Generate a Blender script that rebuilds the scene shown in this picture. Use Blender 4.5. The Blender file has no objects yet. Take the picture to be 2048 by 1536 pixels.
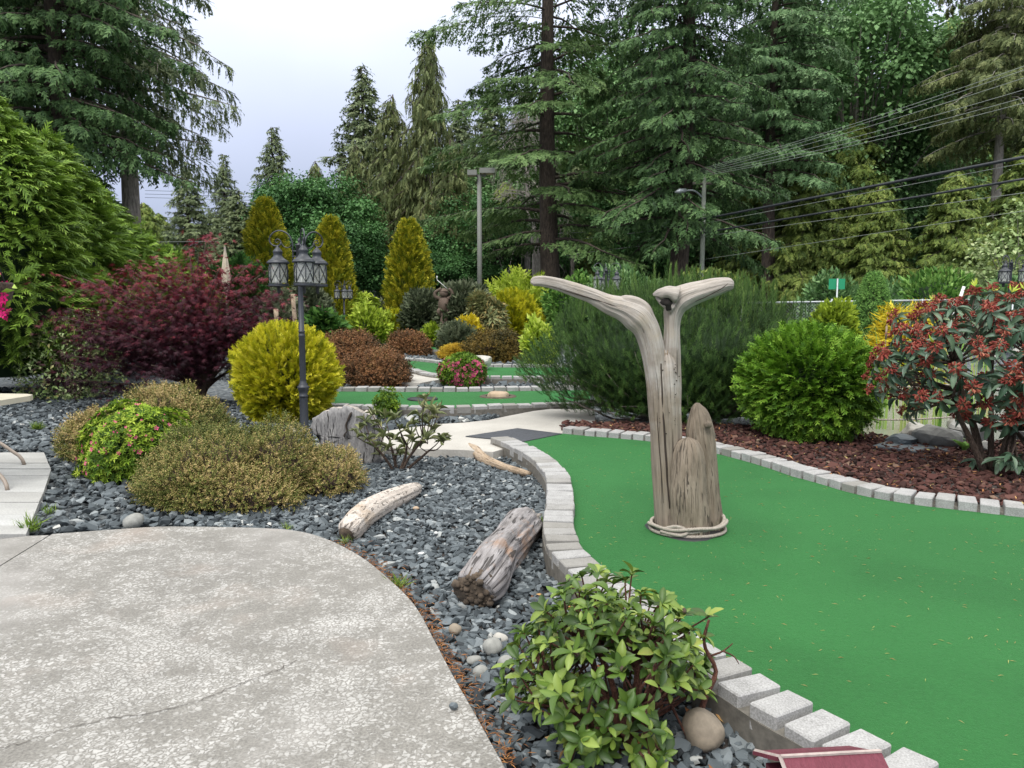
import bpy, bmesh, math, random
import numpy as np
from mathutils import Vector, Matrix
from mathutils.geometry import tessellate_polygon

# ------------------------------------------------------------------ camera, sky, sun, exposure
SC = bpy.context.scene
COL = SC.collection
F_PX, HOR, CAM_H = 1538.0, 605.0, 1.5            # focal length in photo pixels, horizon row, eye height
PITCH = math.atan((768.0 - HOR) / F_PX)
cam_d = bpy.data.cameras.new('camera'); cam = bpy.data.objects.new('camera', cam_d); COL.objects.link(cam)
cam_d.sensor_fit = 'HORIZONTAL'; cam_d.sensor_width = 36.0; cam_d.lens = 36.0 * F_PX / 2048.0
cam_d.clip_start = 0.05; cam_d.clip_end = 2000
cam.location = (0, 0, CAM_H); cam.rotation_euler = (math.pi / 2 - PITCH, 0, 0)
SC.camera = cam
SUN_EL, SUN_AZ = math.radians(52), math.radians(200)     # high veiled sun behind the camera's left shoulder
W = bpy.data.worlds.new('World'); SC.world = W; W.use_nodes = True
nt = W.node_tree; nt.nodes.clear()
def wn(t): return nt.nodes.new(t)
out = wn('ShaderNodeOutputWorld'); bg = wn('ShaderNodeBackground'); bg.inputs['Strength'].default_value = 0.1
sky = wn('ShaderNodeTexSky'); sky.sky_type = 'NISHITA'; sky.sun_disc = False
sky.sun_elevation = SUN_EL; sky.sun_rotation = SUN_AZ; sky.dust_density = 2.0
tc = wn('ShaderNodeTexCoord'); sep = wn('ShaderNodeSeparateXYZ'); nt.links.new(tc.outputs['Generated'], sep.inputs[0])
mz = wn('ShaderNodeMath'); mz.operation = 'MAXIMUM'; mz.inputs[1].default_value = 0.0; nt.links.new(sep.outputs['Z'], mz.inputs[0])
lum = wn('ShaderNodeMath'); lum.operation = 'MULTIPLY_ADD'; lum.inputs[1].default_value = 4.3; lum.inputs[2].default_value = 1.0   # overcast sky brightens towards the zenith
nt.links.new(mz.outputs[0], lum.inputs[0])
nz = wn('ShaderNodeTexNoise'); nz.inputs['Scale'].default_value = 2.2; nz.inputs['Detail'].default_value = 4
nt.links.new(tc.outputs['Generated'], nz.inputs['Vector'])
nr = wn('ShaderNodeMapRange'); nr.inputs['From Min'].default_value = 0.3; nr.inputs['From Max'].default_value = 0.7
nr.inputs['To Min'].default_value = 0.88; nr.inputs['To Max'].default_value = 1.1; nt.links.new(nz.outputs['Fac'], nr.inputs['Value'])
lm2 = wn('ShaderNodeMath'); lm2.operation = 'MULTIPLY'; nt.links.new(lum.outputs[0], lm2.inputs[0]); nt.links.new(nr.outputs[0], lm2.inputs[1])
zr_ = wn('ShaderNodeMapRange'); zr_.inputs['From Min'].default_value = 0.08; zr_.inputs['From Max'].default_value = 0.8; nt.links.new(mz.outputs[0], zr_.inputs['Value'])
ctint = wn('ShaderNodeMix'); ctint.data_type = 'RGBA'; nt.links.new(zr_.outputs[0], ctint.inputs['Factor'])
ctint.inputs['A'].default_value = (2.25, 2.55, 3.45, 1); ctint.inputs['B'].default_value = (3.6, 3.58, 3.5, 1)
cc = wn('ShaderNodeVectorMath'); cc.operation = 'SCALE'; nt.links.new(ctint.outputs['Result'], cc.inputs[0]); nt.links.new(lm2.outputs[0], cc.inputs['Scale'])
mx = wn('ShaderNodeMix'); mx.data_type = 'RGBA'; mx.inputs['Factor'].default_value = 0.94
nt.links.new(sky.outputs[0], mx.inputs['A']); nt.links.new(cc.outputs[0], mx.inputs['B'])
nt.links.new(mx.outputs['Result'], bg.inputs['Color']); nt.links.new(bg.outputs[0], out.inputs[0])
sd = bpy.data.lights.new('sun', 'SUN'); sd.energy = 1.5; sd.angle = math.radians(22); sd.color = (1, 0.98, 0.95)
sun = bpy.data.objects.new('sun', sd); COL.objects.link(sun)
sun.rotation_euler = (math.pi / 2 - SUN_EL, 0, math.pi - SUN_AZ)   # light travels away from that azimuth
VS = SC.view_settings; VS.view_transform = 'Standard'; VS.look = 'None'; VS.exposure = 0.68; VS.gamma = 1.0; VS.use_curve_mapping = False
SC.render.engine = 'CYCLES'
SC.cycles.max_bounces = 5; SC.cycles.diffuse_bounces = 3; SC.cycles.transmission_bounces = 4; SC.cycles.transparent_max_bounces = 8

# ------------------------------------------------------------------ pixel -> place
CP, SP = math.cos(PITCH), math.sin(PITCH)
def ray(px, py):
    dx, dy = (px - 1024) / F_PX, -(py - 768) / F_PX
    return np.array([dx, CP + dy * SP, -SP + dy * CP])
def G(px, py, z=0.0):                              # where the sight line through a pixel meets the level z
    r = ray(px, py); t = (z - CAM_H) / r[2]
    return np.array([r[0] * t, r[1] * t, z])
def AT(px, py, D):                                 # the point on a sight line at distance D (metres ahead)
    r = ray(px, py); t = D / r[1]
    return np.array([r[0] * t, D, CAM_H + r[2] * t])
def XD(px, D): return (px - 1024) / F_PX * D * 1.0
def proj(P):
    P = np.asarray(P, float); x, y, z = P[..., 0], P[..., 1], P[..., 2] - CAM_H
    f = y * CP - z * SP; u = y * SP + z * CP
    return 1024 + F_PX * x / f, 768 - F_PX * u / f

# ------------------------------------------------------------------ mesh helpers
def lin(c):
    if isinstance(c, str):
        c = [int(c[i:i + 2], 16) / 255 for i in (0, 2, 4)]
        c = [v / 12.92 if v <= 0.04045 else ((v + 0.055) / 1.055) ** 2.4 for v in c]
    return (*c, 1.0)
def mesh(name, V, F, mat=None, tint=None, uv=None, smooth=True):
    """F: (n,3) or (n,4) int array, or a list of such arrays"""
    me = bpy.data.meshes.new(name)
    V = np.asarray(V, np.float32)
    Fs = [np.asarray(f, np.int32) for f in (F if isinstance(F, list) else [F]) if len(f)]
    me.vertices.add(len(V)); me.vertices.foreach_set('co', V.ravel())
    idx = np.concatenate([f.ravel() for f in Fs]); tot = np.concatenate([np.full(len(f), f.shape[1], np.int32) for f in Fs])
    me.loops.add(len(idx)); me.loops.foreach_set('vertex_index', idx)
    me.polygons.add(len(tot)); me.polygons.foreach_set('loop_start', np.concatenate([[0], np.cumsum(tot)[:-1]]).astype(np.int32))
    if tint is not None:
        a = me.attributes.new('tint', 'FLOAT', 'POINT'); a.data.foreach_set('value', np.asarray(tint, np.float32))
    if uv is not None:
        l = me.uv_layers.new(name='UVMap'); l.data.foreach_set('uv', np.asarray(uv, np.float32)[idx].ravel())
    me.update(calc_edges=True)
    if smooth is False: me.shade_flat()
    else: me.shade_smooth()
    if mat is not None: me.materials.append(mat)
    return me
def obj(name, me, parent=None, loc=(0, 0, 0), rot=(0, 0, 0), kind=None):
    o = bpy.data.objects.new(name, me); COL.objects.link(o); o.location = loc; o.rotation_euler = rot
    if parent is not None: o.parent = parent
    if kind: o['kind'] = kind
    return o
def tag(o, label, cat, group=None):
    o['label'] = label; o['category'] = cat
    if group: o['group'] = group
    return o
def thing(name, label, cat, loc=(0, 0, 0), rotz=0.0, group=None):
    o = bpy.data.objects.new(name, None); COL.objects.link(o); o.empty_display_size = 0.1
    o.location = loc; o.rotation_euler = (0, 0, rotz)
    return tag(o, label, cat, group)
def copy_tree(o, parent=None):
    c = o.copy(); COL.objects.link(c)
    if parent is not None: c.parent = parent
    for ch in list(o.children): copy_tree(ch, c)
    return c

class MB:                                          # collects shapes for one mesh
    def __init__(s): s.V, s.Q, s.T, s.UV, s.n = [], [], [], [], 0
    def add(s, V, Q=None, T=None, UV=None):
        V = np.asarray(V, float).reshape(-1, 3); s.V.append(V)
        s.UV.append(np.zeros((len(V), 2)) if UV is None else np.asarray(UV, float))
        if Q is not None and len(Q): s.Q.append(np.asarray(Q, np.int64) + s.n)
        if T is not None and len(T): s.T.append(np.asarray(T, np.int64) + s.n)
        s.n += len(V); return s
    def box(s, c, d, rz=0.0, M=None):
        c = np.asarray(c, float); d = np.asarray(d, float) / 2
        P = np.array([[x, y, z] for z in (-1, 1) for y in (-1, 1) for x in (-1, 1)], float) * d
        if M is not None: P = P @ np.asarray(M).T
        elif rz: P = P @ np.array([[math.cos(rz), math.sin(rz), 0], [-math.sin(rz), math.cos(rz), 0], [0, 0, 1]])
        return s.add(P + c, Q=[[0, 2, 3, 1], [4, 5, 7, 6], [0, 1, 5, 4], [2, 6, 7, 3], [0, 4, 6, 2], [1, 3, 7, 5]])
    def tube(s, P, r, n=8, cap=True, fn=None):
        P = np.asarray(P, float); k = len(P); r = np.full(k, r, float) if np.isscalar(r) else np.asarray(r, float)
        Tn = np.gradient(P, axis=0); Tn /= np.linalg.norm(Tn, axis=1)[:, None] + 1e-12
        up = np.array([0, 0, 1.0]) if abs(Tn[0, 2]) < 0.9 else np.array([0, 1.0, 0])
        N = np.cross(Tn[0], up); N /= np.linalg.norm(N); Ns = [N]
        for i in range(1, k):
            N = Ns[-1] - Tn[i] * (Ns[-1] @ Tn[i]); N /= np.linalg.norm(N) + 1e-12; Ns.append(N)
        Ns = np.array(Ns); Bs = np.cross(Tn, Ns)
        th = np.linspace(0, 2 * math.pi, n, endpoint=False)
        L = np.concatenate([[0], np.cumsum(np.linalg.norm(np.diff(P, axis=0), axis=1))])
        R = r[:, None] * np.ones(n)[None]
        if fn is not None: R = R * fn(th[None, :], (L / max(L[-1], 1e-9))[:, None])
        V = P[:, None] + R[..., None] * (np.cos(th)[None, :, None] * Ns[:, None] + np.sin(th)[None, :, None] * Bs[:, None])
        UV = np.stack(np.broadcast_arrays((th / (2 * math.pi))[None, :], L[:, None]), -1).reshape(-1, 2)
        i, j = np.meshgrid(np.arange(k - 1), np.arange(n), indexing='ij'); j2 = (j + 1) % n
        Q = np.stack([i * n + j, i * n + j2, (i + 1) * n + j2, (i + 1) * n + j], -1).reshape(-1, 4)
        V = V.reshape(-1, 3); T = []
        if cap:
            V = np.concatenate([V, [P[0], P[-1]]]); UV = np.concatenate([UV, [[0, 0], [0, L[-1]]]])
            a, b = k * n, k * n + 1
            T = [[a, (q + 1) % n, q] for q in range(n)] + [[b, (k - 1) * n + q, (k - 1) * n + (q + 1) % n] for q in range(n)]
        return s.add(V, Q, T, UV)
    def lathe(s, prof, c=(0, 0, 0), n=20, fn=None):
        prof = np.asarray(prof, float); th = np.linspace(0, 2 * math.pi, n, endpoint=False); k = len(prof)
        R = prof[:, 0][:, None] * np.ones(n)
        if fn is not None: R = R * fn(th[None, :], prof[:, 1][:, None])
        V = np.stack([R * np.cos(th), R * np.sin(th), prof[:, 1][:, None] * np.ones(n)], -1).reshape(-1, 3) + np.asarray(c, float)
        i, j = np.meshgrid(np.arange(k - 1), np.arange(n), indexing='ij'); j2 = (j + 1) % n
        return s.add(V, np.stack([i * n + j, i * n + j2, (i + 1) * n + j2, (i + 1) * n + j], -1).reshape(-1, 4))
    def mesh(s, name, mat, smooth=True):
        F = ([np.concatenate(s.Q)] if s.Q else []) + ([np.concatenate(s.T)] if s.T else [])
        return mesh(name, np.concatenate(s.V), F, mat, uv=np.concatenate(s.UV), smooth=smooth)
    def build(s, name, mat, parent=None, smooth=True, kind=None, **k):
        return obj(name, s.mesh(name, mat, smooth), parent, kind=kind, **k)

def crom(P, n):                                    # smooth curve through points, n samples, even spacing
    P = np.asarray(P, float); k = len(P)
    if k == 2: return P[0] + (P[1] - P[0]) * np.linspace(0, 1, n)[:, None]
    E = np.concatenate([[2 * P[0] - P[1]], P, [2 * P[-1] - P[-2]]]); outp = []
    m = max(8, 4 * n // k)
    for i in range(k - 1):
        a, b, c, d = E[i:i + 4]; t = np.linspace(0, 1, m, endpoint=False)[:, None]
        outp.append(0.5 * (2 * b + (c - a) * t + (2 * a - 5 * b + 4 * c - d) * t ** 2 + (3 * b - a - 3 * c + d) * t ** 3))
    Q = np.concatenate(outp + [P[-1:]]); L = np.concatenate([[0], np.cumsum(np.linalg.norm(np.diff(Q[:, :3], axis=0), axis=1))])
    s = np.linspace(0, L[-1], n)
    return np.stack([np.interp(s, L, Q[:, q]) for q in range(Q.shape[1])], 1)
def lump(seed, k=10, f=3.0, a=1.0):                # smooth random function of a direction / point
    r = np.random.default_rng(seed); K = r.normal(size=(k, 3)) * f; ph = r.uniform(0, 6.28, k)
    return lambda d: a * np.sin(np.asarray(d) @ K.T + ph).sum(-1) / math.sqrt(k)
def unit(v): return v / (np.linalg.norm(v, axis=-1, keepdims=True) + 1e-9)
def scatter(T, pos, fwd, up, scale, tint=None):
    """copies of a template (verts, tris, tint): local Y -> fwd, local Z -> up"""
    tv, tf, tt = T; n, m = len(pos), len(tv)
    f = unit(np.asarray(fwd, float)); x = unit(np.cross(f, np.asarray(up, float))); u = np.cross(x, f)
    s = np.broadcast_to(np.asarray(scale, float), (n,))[:, None, None]
    V = pos[:, None] + s * (tv[None, :, 0:1] * x[:, None] + tv[None, :, 1:2] * f[:, None] + tv[None, :, 2:3] * u[:, None])
    F = (tf[None] + (np.arange(n) * m)[:, None, None]).reshape(-1, tf.shape[1])
    t = np.clip((0 if tint is None else np.asarray(tint)[:, None]) + tt[None], 0, 1) * np.ones((n, 1))
    return V.reshape(-1, 3), F, t.reshape(-1)
def merge(*parts):
    V, F, t, n = [], [], [], 0
    for a, b, c in parts: V.append(a); F.append(b + n); t.append(c); n += len(a)
    return np.concatenate(V), np.concatenate(F), np.concatenate(t)
def inside(P, poly):
    P = np.asarray(P, float); poly = np.asarray(poly, float); x, y = P[:, 0], P[:, 1]; r = np.zeros(len(P), bool)
    for i in range(len(poly)):
        (x1, y1), (x2, y2) = poly[i - 1][:2], poly[i][:2]
        c = ((y1 > y) != (y2 > y)) & (x < (x2 - x1) * (y - y1) / (y2 - y1 + 1e-12) + x1); r ^= c
    return r
def slab(name, poly, z, th, mat, parent=None, kind=None, bevel=0.0):
    """a flat slab with top at z from an outline (world xy)"""
    P = [Vector((p[0], p[1], 0)) for p in poly]; tr = tessellate_polygon([P]); n = len(P)
    V = np.array([[p.x, p.y, z] for p in P] + [[p.x, p.y, z - th] for p in P])
    tri = []
    for a, b, c in tr:
        if (P[b] - P[a]).cross(P[c] - P[a]).z < 0: b, c = c, b
        tri.append((a, b, c))
    area = sum(P[i - 1].x * P[i].y - P[i].x * P[i - 1].y for i in range(n))
    q = [[i, (i + 1) % n, n + (i + 1) % n, n + i] if area < 0 else [(i + 1) % n, i, n + i, n + (i + 1) % n] for i in range(n)]
    return obj(name, mesh(name, V, [np.array(tri), np.array(q)], mat, smooth=False), parent, kind=kind)
# ------------------------------------------------------------------ materials
def newmat(name):
    m = bpy.data.materials.new(name); m.use_nodes = True; t = m.node_tree; t.nodes.clear()
    o = t.nodes.new('ShaderNodeOutputMaterial'); b = t.nodes.new('ShaderNodeBsdfPrincipled'); t.links.new(b.outputs[0], o.inputs[0])
    return m, t, b, o
def ramp(t, cols, fac):
    r = t.nodes.new('ShaderNodeValToRGB'); e = r.color_ramp.elements
    for i, (p, c) in enumerate(cols):
        q = e[i] if i < 2 else e.new(p)
        q.position = p; q.color = lin(c)
    t.links.new(fac, r.inputs[0]); return r.outputs[0]
def noise(t, scale, detail=4, rough=0.55, vec=None, dist=0.0):
    n = t.nodes.new('ShaderNodeTexNoise'); n.inputs['Scale'].default_value = scale; n.inputs['Detail'].default_value = detail
    n.inputs['Roughness'].default_value = rough; n.inputs['Distortion'].default_value = dist
    if vec is not None: t.links.new(vec, n.inputs['Vector'])
    return n.outputs['Fac']
def coord(t, which='Object', scale=None):
    c = t.nodes.new('ShaderNodeTexCoord').outputs[which]
    if scale is None: return c
    m = t.nodes.new('ShaderNodeMapping'); m.inputs['Scale'].default_value = scale; t.links.new(c, m.inputs[0]); return m.outputs[0]
def mixc(t, a, b, fac, mode='MIX'):
    m = t.nodes.new('ShaderNodeMix'); m.data_type = 'RGBA'; m.blend_type = mode
    for k, v in (('Factor', fac), ('A', a), ('B', b)):
        i = m.inputs[k] if k == 'Factor' else [q for q in m.inputs if q.name == k and q.type == 'RGBA'][0]
        if isinstance(v, (int, float)): i.default_value = v
        elif isinstance(v, (tuple, str)): i.default_value = lin(v)
        else: t.links.new(v, i)
    return [q for q in m.outputs if q.type == 'RGBA'][0]
def mrange(t, v, a, b, c=0.0, d=1.0):
    m = t.nodes.new('ShaderNodeMapRange'); t.links.new(v, m.inputs['Value'])
    for k, x in zip(('From Min', 'From Max', 'To Min', 'To Max'), (a, b, c, d)): m.inputs[k].default_value = x
    return m.outputs[0]
def math2(t, op, a, b=0.5):
    m = t.nodes.new('ShaderNodeMath'); m.operation = op
    for i, v in enumerate((a, b)):
        if isinstance(v, (int, float)): m.inputs[i].default_value = v
        else: t.links.new(v, m.inputs[i])
    return m.outputs[0]
def bump(t, b, h, strength=0.5, dist=0.01):
    n = t.nodes.new('ShaderNodeBump'); n.inputs['Strength'].default_value = strength; n.inputs['Distance'].default_value = dist
    t.links.new(h, n.inputs['Height']); t.links.new(n.outputs[0], b.inputs['Normal'])
def plain(name, c, rough=0.6, metal=0.0, var=0.12, scale=30.0, bmp=0.15):
    m, t, b, o = newmat(name); n = noise(t, scale, 5, 0.6, coord(t))
    hi = tuple(min(1, v * (1 + var)) for v in lin(c)[:3]); lo = tuple(v * (1 - var) for v in lin(c)[:3])
    t.links.new(ramp(t, [(0.3, lo), (0.7, hi)], n), b.inputs['Base Color'])
    b.inputs['Roughness'].default_value = rough; b.inputs['Metallic'].default_value = metal
    if bmp: bump(t, b, n, bmp, 0.003)
    return m
def leafmat(name, cols, rough=0.5, trans=0.3, spec=0.35, objrand=0.0):
    """cols: ramp over the per-leaf tint"""
    m, t, b, o = newmat(name)
    a = t.nodes.new('ShaderNodeAttribute'); a.attribute_name = 'tint'; f = a.outputs['Fac']
    if objrand:
        oi = t.nodes.new('ShaderNodeObjectInfo'); f = math2(t, 'ADD', f, mrange(t, oi.outputs['Random'], 0, 1, -objrand, objrand))
    k = len(cols); c = ramp(t, [(i / (k - 1), q) for i, q in enumerate(cols)], f)
    t.links.new(c, b.inputs['Base Color']); b.inputs['Roughness'].default_value = rough
    b.inputs['Specular IOR Level'].default_value = spec
    if trans:
        tr = t.nodes.new('ShaderNodeBsdfTranslucent'); t.links.new(c, tr.inputs['Color'])
        x = t.nodes.new('ShaderNodeMixShader'); x.inputs[0].default_value = trans
        t.links.new(b.outputs[0], x.inputs[1]); t.links.new(tr.outputs[0], x.inputs[2]); t.links.new(x.outputs[0], o.inputs[0])
    return m
M = {}
# ground gravel (fine, for where single stones are too far to tell apart)
m, t, b, o = newmat('gravel_ground'); c = coord(t)
v = t.nodes.new('ShaderNodeTexVoronoi'); v.inputs['Scale'].default_value = 16; t.links.new(c, v.inputs['Vector'])
big = noise(t, 0.35, 3, 0.5, c)
cc_ = ramp(t, [(0.0, '303437'), (0.5, '4e5457'), (0.85, '73787a'), (1.0, '959087')], v.outputs['Color'])
t.links.new(mixc(t, cc_, '4a453a', mrange(t, big, 0.5, 0.75, 0, 0.35)), b.inputs['Base Color'])
b.inputs['Roughness'].default_value = 0.85; bump(t, b, v.outputs['Distance'], 0.9, 0.03); M['ground'] = m
# soil below the stones
M['soil'] = plain('soil', '3a3430', 0.95, var=0.35, scale=14, bmp=0.6)
M['gravel'] = leafmat('slate_gravel', ['24282a', '373d40', '4a5154', '60676a', '7f8586', 'b0b0aa'], rough=0.75, trans=0, spec=0.3)
M['lava'] = leafmat('lava_rock', ['281d1a', '3c2a26', '503530', '60443c', '806e5c'], rough=0.95, trans=0, spec=0.15)
M['litter'] = leafmat('litter', ['5a3a22', '8a5a35', 'a97848', 'b3a06a', '9aa85c'], rough=0.8, trans=0.1)
# weathered patio concrete: flaking white skin over grey
m, t, b, o = newmat('patio_concrete'); c = coord(t)
wob = t.nodes.new('ShaderNodeTexNoise'); wob.inputs['Scale'].default_value = 22; wob.inputs['Detail'].default_value = 3; t.links.new(c, wob.inputs['Vector'])
ad = t.nodes.new('ShaderNodeVectorMath'); ad.operation = 'MULTIPLY_ADD'; t.links.new(wob.outputs['Color'], ad.inputs[0]); ad.inputs[1].default_value = (0.06,) * 3; t.links.new(c, ad.inputs[2])
v = t.nodes.new('ShaderNodeTexVoronoi'); v.inputs['Scale'].default_value = 47; t.links.new(ad.outputs[0], v.inputs['Vector'])
ve = t.nodes.new('ShaderNodeTexVoronoi'); ve.feature = 'DISTANCE_TO_EDGE'; ve.inputs['Scale'].default_value = 47; t.links.new(ad.outputs[0], ve.inputs['Vector'])
big = noise(t, 1.1, 5, 0.6, c, 0.6); mid = noise(t, 5.0, 5, 0.62, c); fine = noise(t, 95.0, 4, 0.65, c)
sepc = t.nodes.new('ShaderNodeSeparateColor'); t.links.new(v.outputs['Color'], sepc.inputs[0])
keep = math2(t, 'SUBTRACT', math2(t, 'ADD', math2(t, 'MULTIPLY', big, 1.5), math2(t, 'MULTIPLY', mid, 0.8)), math2(t, 'MULTIPLY', sepc.outputs[0], 0.42))
keep = mrange(t, keep, 0.84, 1.06)
edge = mrange(t, math2(t, 'ADD', ve.outputs['Distance'], mrange(t, fine, 0.3, 0.7, -0.07, 0.07)), 0.04, 0.2)
flake = math2(t, 'MULTIPLY', keep, edge)
grey = ramp(t, [(0.25, '5d5b57'), (0.5, '73716c'), (0.78, '888580')], mid)
grey = mixc(t, grey, ramp(t, [(0.3, '504d47'), (0.7, '9b978e')], fine), 0.5)
skin = ramp(t, [(0.3, '908e89'), (0.7, 'adaba6')], mid)
smoothp = mrange(t, noise(t, 0.75, 3, 0.5, coord(t, 'Object', (1.0, 0.6, 1))), 0.5, 0.62)
colr = mixc(t, grey, skin, flake)
colr = mixc(t, colr, ramp(t, [(0.3, '7e7b76'), (0.7, '96938e')], mid), math2(t, 'MULTIPLY', smoothp, 0.75))
colr = mixc(t, colr, '998a7e', mrange(t, noise(t, 1.7, 3, 0.5, c), 0.56, 0.75, 0, 0.4))
t.links.new(colr, b.inputs['Base Color']); b.inputs['Roughness'].default_value = 0.9
bump(t, b, math2(t, 'ADD', math2(t, 'MULTIPLY', flake, 0.7), math2(t, 'MULTIPLY', fine, 0.6)), 0.45, 0.004); M['patio'] = m
# pale path concrete / pavers
m, t, b, o = newmat('path_concrete'); c = coord(t)
n1 = noise(t, 2.0, 6, 0.65, c); n2 = noise(t, 60, 4, 0.6, c)
t.links.new(mixc(t, ramp(t, [(0.3, '97928a'), (0.7, 'b5b1a8')], n1), ramp(t, [(0.3, '8a877f'), (0.7, 'bdbab2')], n2), 0.4), b.inputs['Base Color'])
b.inputs['Roughness'].default_value = 0.9; bump(t, b, n2, 0.3, 0.003); M['path'] = m
m, t, b, o = newmat('paver_concrete'); c = coord(t); oi = t.nodes.new('ShaderNodeObjectInfo')
n1 = noise(t, 3.0, 6, 0.65, c); n2 = noise(t, 80, 4, 0.7, c)
cl = mixc(t, ramp(t, [(0.3, '8e8e8a'), (0.7, 'b3b3ae')], n1), ramp(t, [(0.35, '77777a'), (0.65, 'c4c4c0')], n2), 0.4)
t.links.new(mixc(t, cl, '77736b', mrange(t, oi.outputs['Random'], 0, 1, 0, 0.35)), b.inputs['Base Color'])
b.inputs['Roughness'].default_value = 0.92; bump(t, b, n2, 0.3, 0.003); M['paver'] = m
# grey edging bricks with speckle, each a little different
m, t, b, o = newmat('edging_brick'); c = coord(t); oi = t.nodes.new('ShaderNodeObjectInfo')
off = t.nodes.new('ShaderNodeVectorMath'); off.operation = 'MULTIPLY_ADD'; t.links.new(oi.outputs['Location'], off.inputs[0]); off.inputs[1].default_value = (3, 3, 3); t.links.new(c, off.inputs[2])
n1 = noise(t, 140, 3, 0.7, off.outputs[0]); n2 = noise(t, 9, 4, 0.6, off.outputs[0])
cl = mixc(t, ramp(t, [(0.32, '63625f'), (0.5, '959492'), (0.68, 'bbbab8')], n1), ramp(t, [(0.3, '7c7b78'), (0.7, 'a5a4a1')], n2), 0.5)
cl = mixc(t, cl, '6d695f', mrange(t, oi.outputs['Random'], 0.45, 1, 0, 0.62))
t.links.new(cl, b.inputs['Base Color']); b.inputs['Roughness'].default_value = 0.9; bump(t, b, n1, 0.4, 0.003); M['brick'] = m
M['mortar'] = plain('mortar', '66625a', 0.95, var=0.3, scale=25, bmp=0.5)
# artificial turf
m, t, b, o = newmat('turf'); c = coord(t)
n1 = noise(t, 190, 4, 0.75, c); n2 = noise(t, 0.9, 5, 0.6, c, 0.8); n3 = noise(t, 45, 4, 0.7, c)
cl = ramp(t, [(0.3, '08360f'), (0.52, '15531f'), (0.72, '44834a')], n1)
cl = mixc(t, cl, ramp(t, [(0.3, '0d4318'), (0.7, '1f642b')], n3), 0.5)
cl = mixc(t, cl, ramp(t, [(0.3, '154b1c'), (0.7, '2d6c33')], n2), 0.4)
t.links.new(cl, b.inputs['Base Color']); b.inputs['Roughness'].default_value = 0.8; b.inputs['Specular IOR Level'].default_value = 0.2
b.inputs['Sheen Weight'].default_value = 0.25; b.inputs['Sheen Tint'].default_value = lin('84c084')
bump(t, b, math2(t, 'ADD', n1, n3), 0.8, 0.008); M['turf'] = m
m, t, b, o = newmat('rubber_mat'); c = coord(t); n1 = noise(t, 40, 4, 0.6, c)
t.links.new(ramp(t, [(0.3, '2b2d31'), (0.7, '44474d')], n1), b.inputs['Base Color']); b.inputs['Roughness'].default_value = 0.7; bump(t, b, n1, 0.3, 0.003); M['mat'] = m
# driftwood: grain runs along the UV v axis
def wood(name, dark, midc, light, crackc, su=14.0, sv=1.2, blotch=None, rough=0.8, ck=0.62, crs=1.0, zmix=None):
    m, t, b, o = newmat(name); uv = coord(t, 'UV', (su, sv, 1)); ob = coord(t)
    g = noise(t, 2.2, 6, 0.62, uv, 0.5); g2 = noise(t, 9.0, 4, 0.6, uv); bl = noise(t, 6.0, 5, 0.6, ob)
    cl = ramp(t, [(0.28, dark), (0.48, midc), (0.7, light)], mixc(t, g, bl, 0.4))
    cl = mixc(t, cl, ramp(t, [(0.35, dark), (0.6, light)], g2), 0.25)
    if blotch: cl = mixc(t, cl, blotch, mrange(t, noise(t, 4.5, 4, 0.6, ob), 0.55, 0.7, 0, 0.7))
    if zmix:                                       # less bleached, tan wood lower down
        s_ = t.nodes.new('ShaderNodeSeparateXYZ'); t.links.new(ob, s_.inputs[0])
        fz = mrange(t, math2(t, 'ADD', s_.outputs['Z'], mrange(t, bl, 0.3, 0.7, -0.25, 0.25)), zmix[2], zmix[3], 0, 0.62)
        cl = mixc(t, cl, ramp(t, [(0.3, zmix[0]), (0.65, zmix[1])], g), fz)
    w = noise(t, 3.4 * crs, 3, 0.5, coord(t, 'UV', (su * 0.8, sv * 0.55, 1)), 1.2)
    cr = mrange(t, w, ck, ck + 0.05)
    cl = mixc(t, cl, crackc, math2(t, 'MULTIPLY', cr, 0.85))
    t.links.new(cl, b.inputs['Base Color']); b.inputs['Roughness'].default_value = rough
    h = math2(t, 'SUBTRACT', math2(t, 'ADD', g2, math2(t, 'MULTIPLY', g, 0.5)), math2(t, 'MULTIPLY', cr, 1.5))
    bump(t, b, h, 0.85, 0.008); return m
M['drift_pale'] = wood('driftwood_silver', '6d655b', '9f968a', 'c2bcb4', '38302a', 14, 0.7, blotch='aa9d8a', ck=0.66, zmix=('4f4332', '806e54', 1.25, 0.8))
M['drift_brown'] = wood('driftwood_weathered', '51473a', '7a6d5c', '978b7a', '31281f', 18, 2.0, ck=0.6, crs=1.4)
M['log_pale'] = wood('log_bleached', '8b8075', 'b7aca0', 'd0c9bf', '4d4238', 7, 7.0, ck=0.6, crs=1.0, blotch='a08a70')
M['log_old'] = wood('log_old', '4c4845', '7d7876', 'a8a4a3', '2b2622', 10, 1.4, blotch='9a7350', ck=0.58)
M['log_tan'] = wood('log_tan', '7b664d', 'a08a70', 'bdae9b', '4d3c2d', 8, 3.0, ck=0.6)
M['stump'] = wood('stump_grey', '3f3e3e', '72706f', 'aaa7a3', '1f1c1a', 20, 1.2, ck=0.6)
M['stump_edge'] = plain('stump_rim', 'a59c92', 0.9, var=0.3, scale=18, bmp=0.8)
M['rot'] = plain('rotten_wood', '4d4236', 0.95, var=0.6, scale=26, bmp=1.0)
M['hollow_shade'] = plain('hollow_shade_dark', '1d1814', 0.95, var=0.3, scale=40, bmp=0)
M['crack'] = plain('crack_shadow_wood', '332a22', 0.95, var=0.2, scale=40, bmp=0)
M['rope'] = plain('rope', '978f83', 0.9, var=0.35, scale=120, bmp=0.4)
M['lamp'] = plain('lamp_metal', '272b31', 0.5, metal=0.0, var=0.2, scale=25, bmp=0.08)
M['lamp'].node_tree.nodes['Principled BSDF'].inputs['Specular IOR Level'].default_value = 0.6
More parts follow.
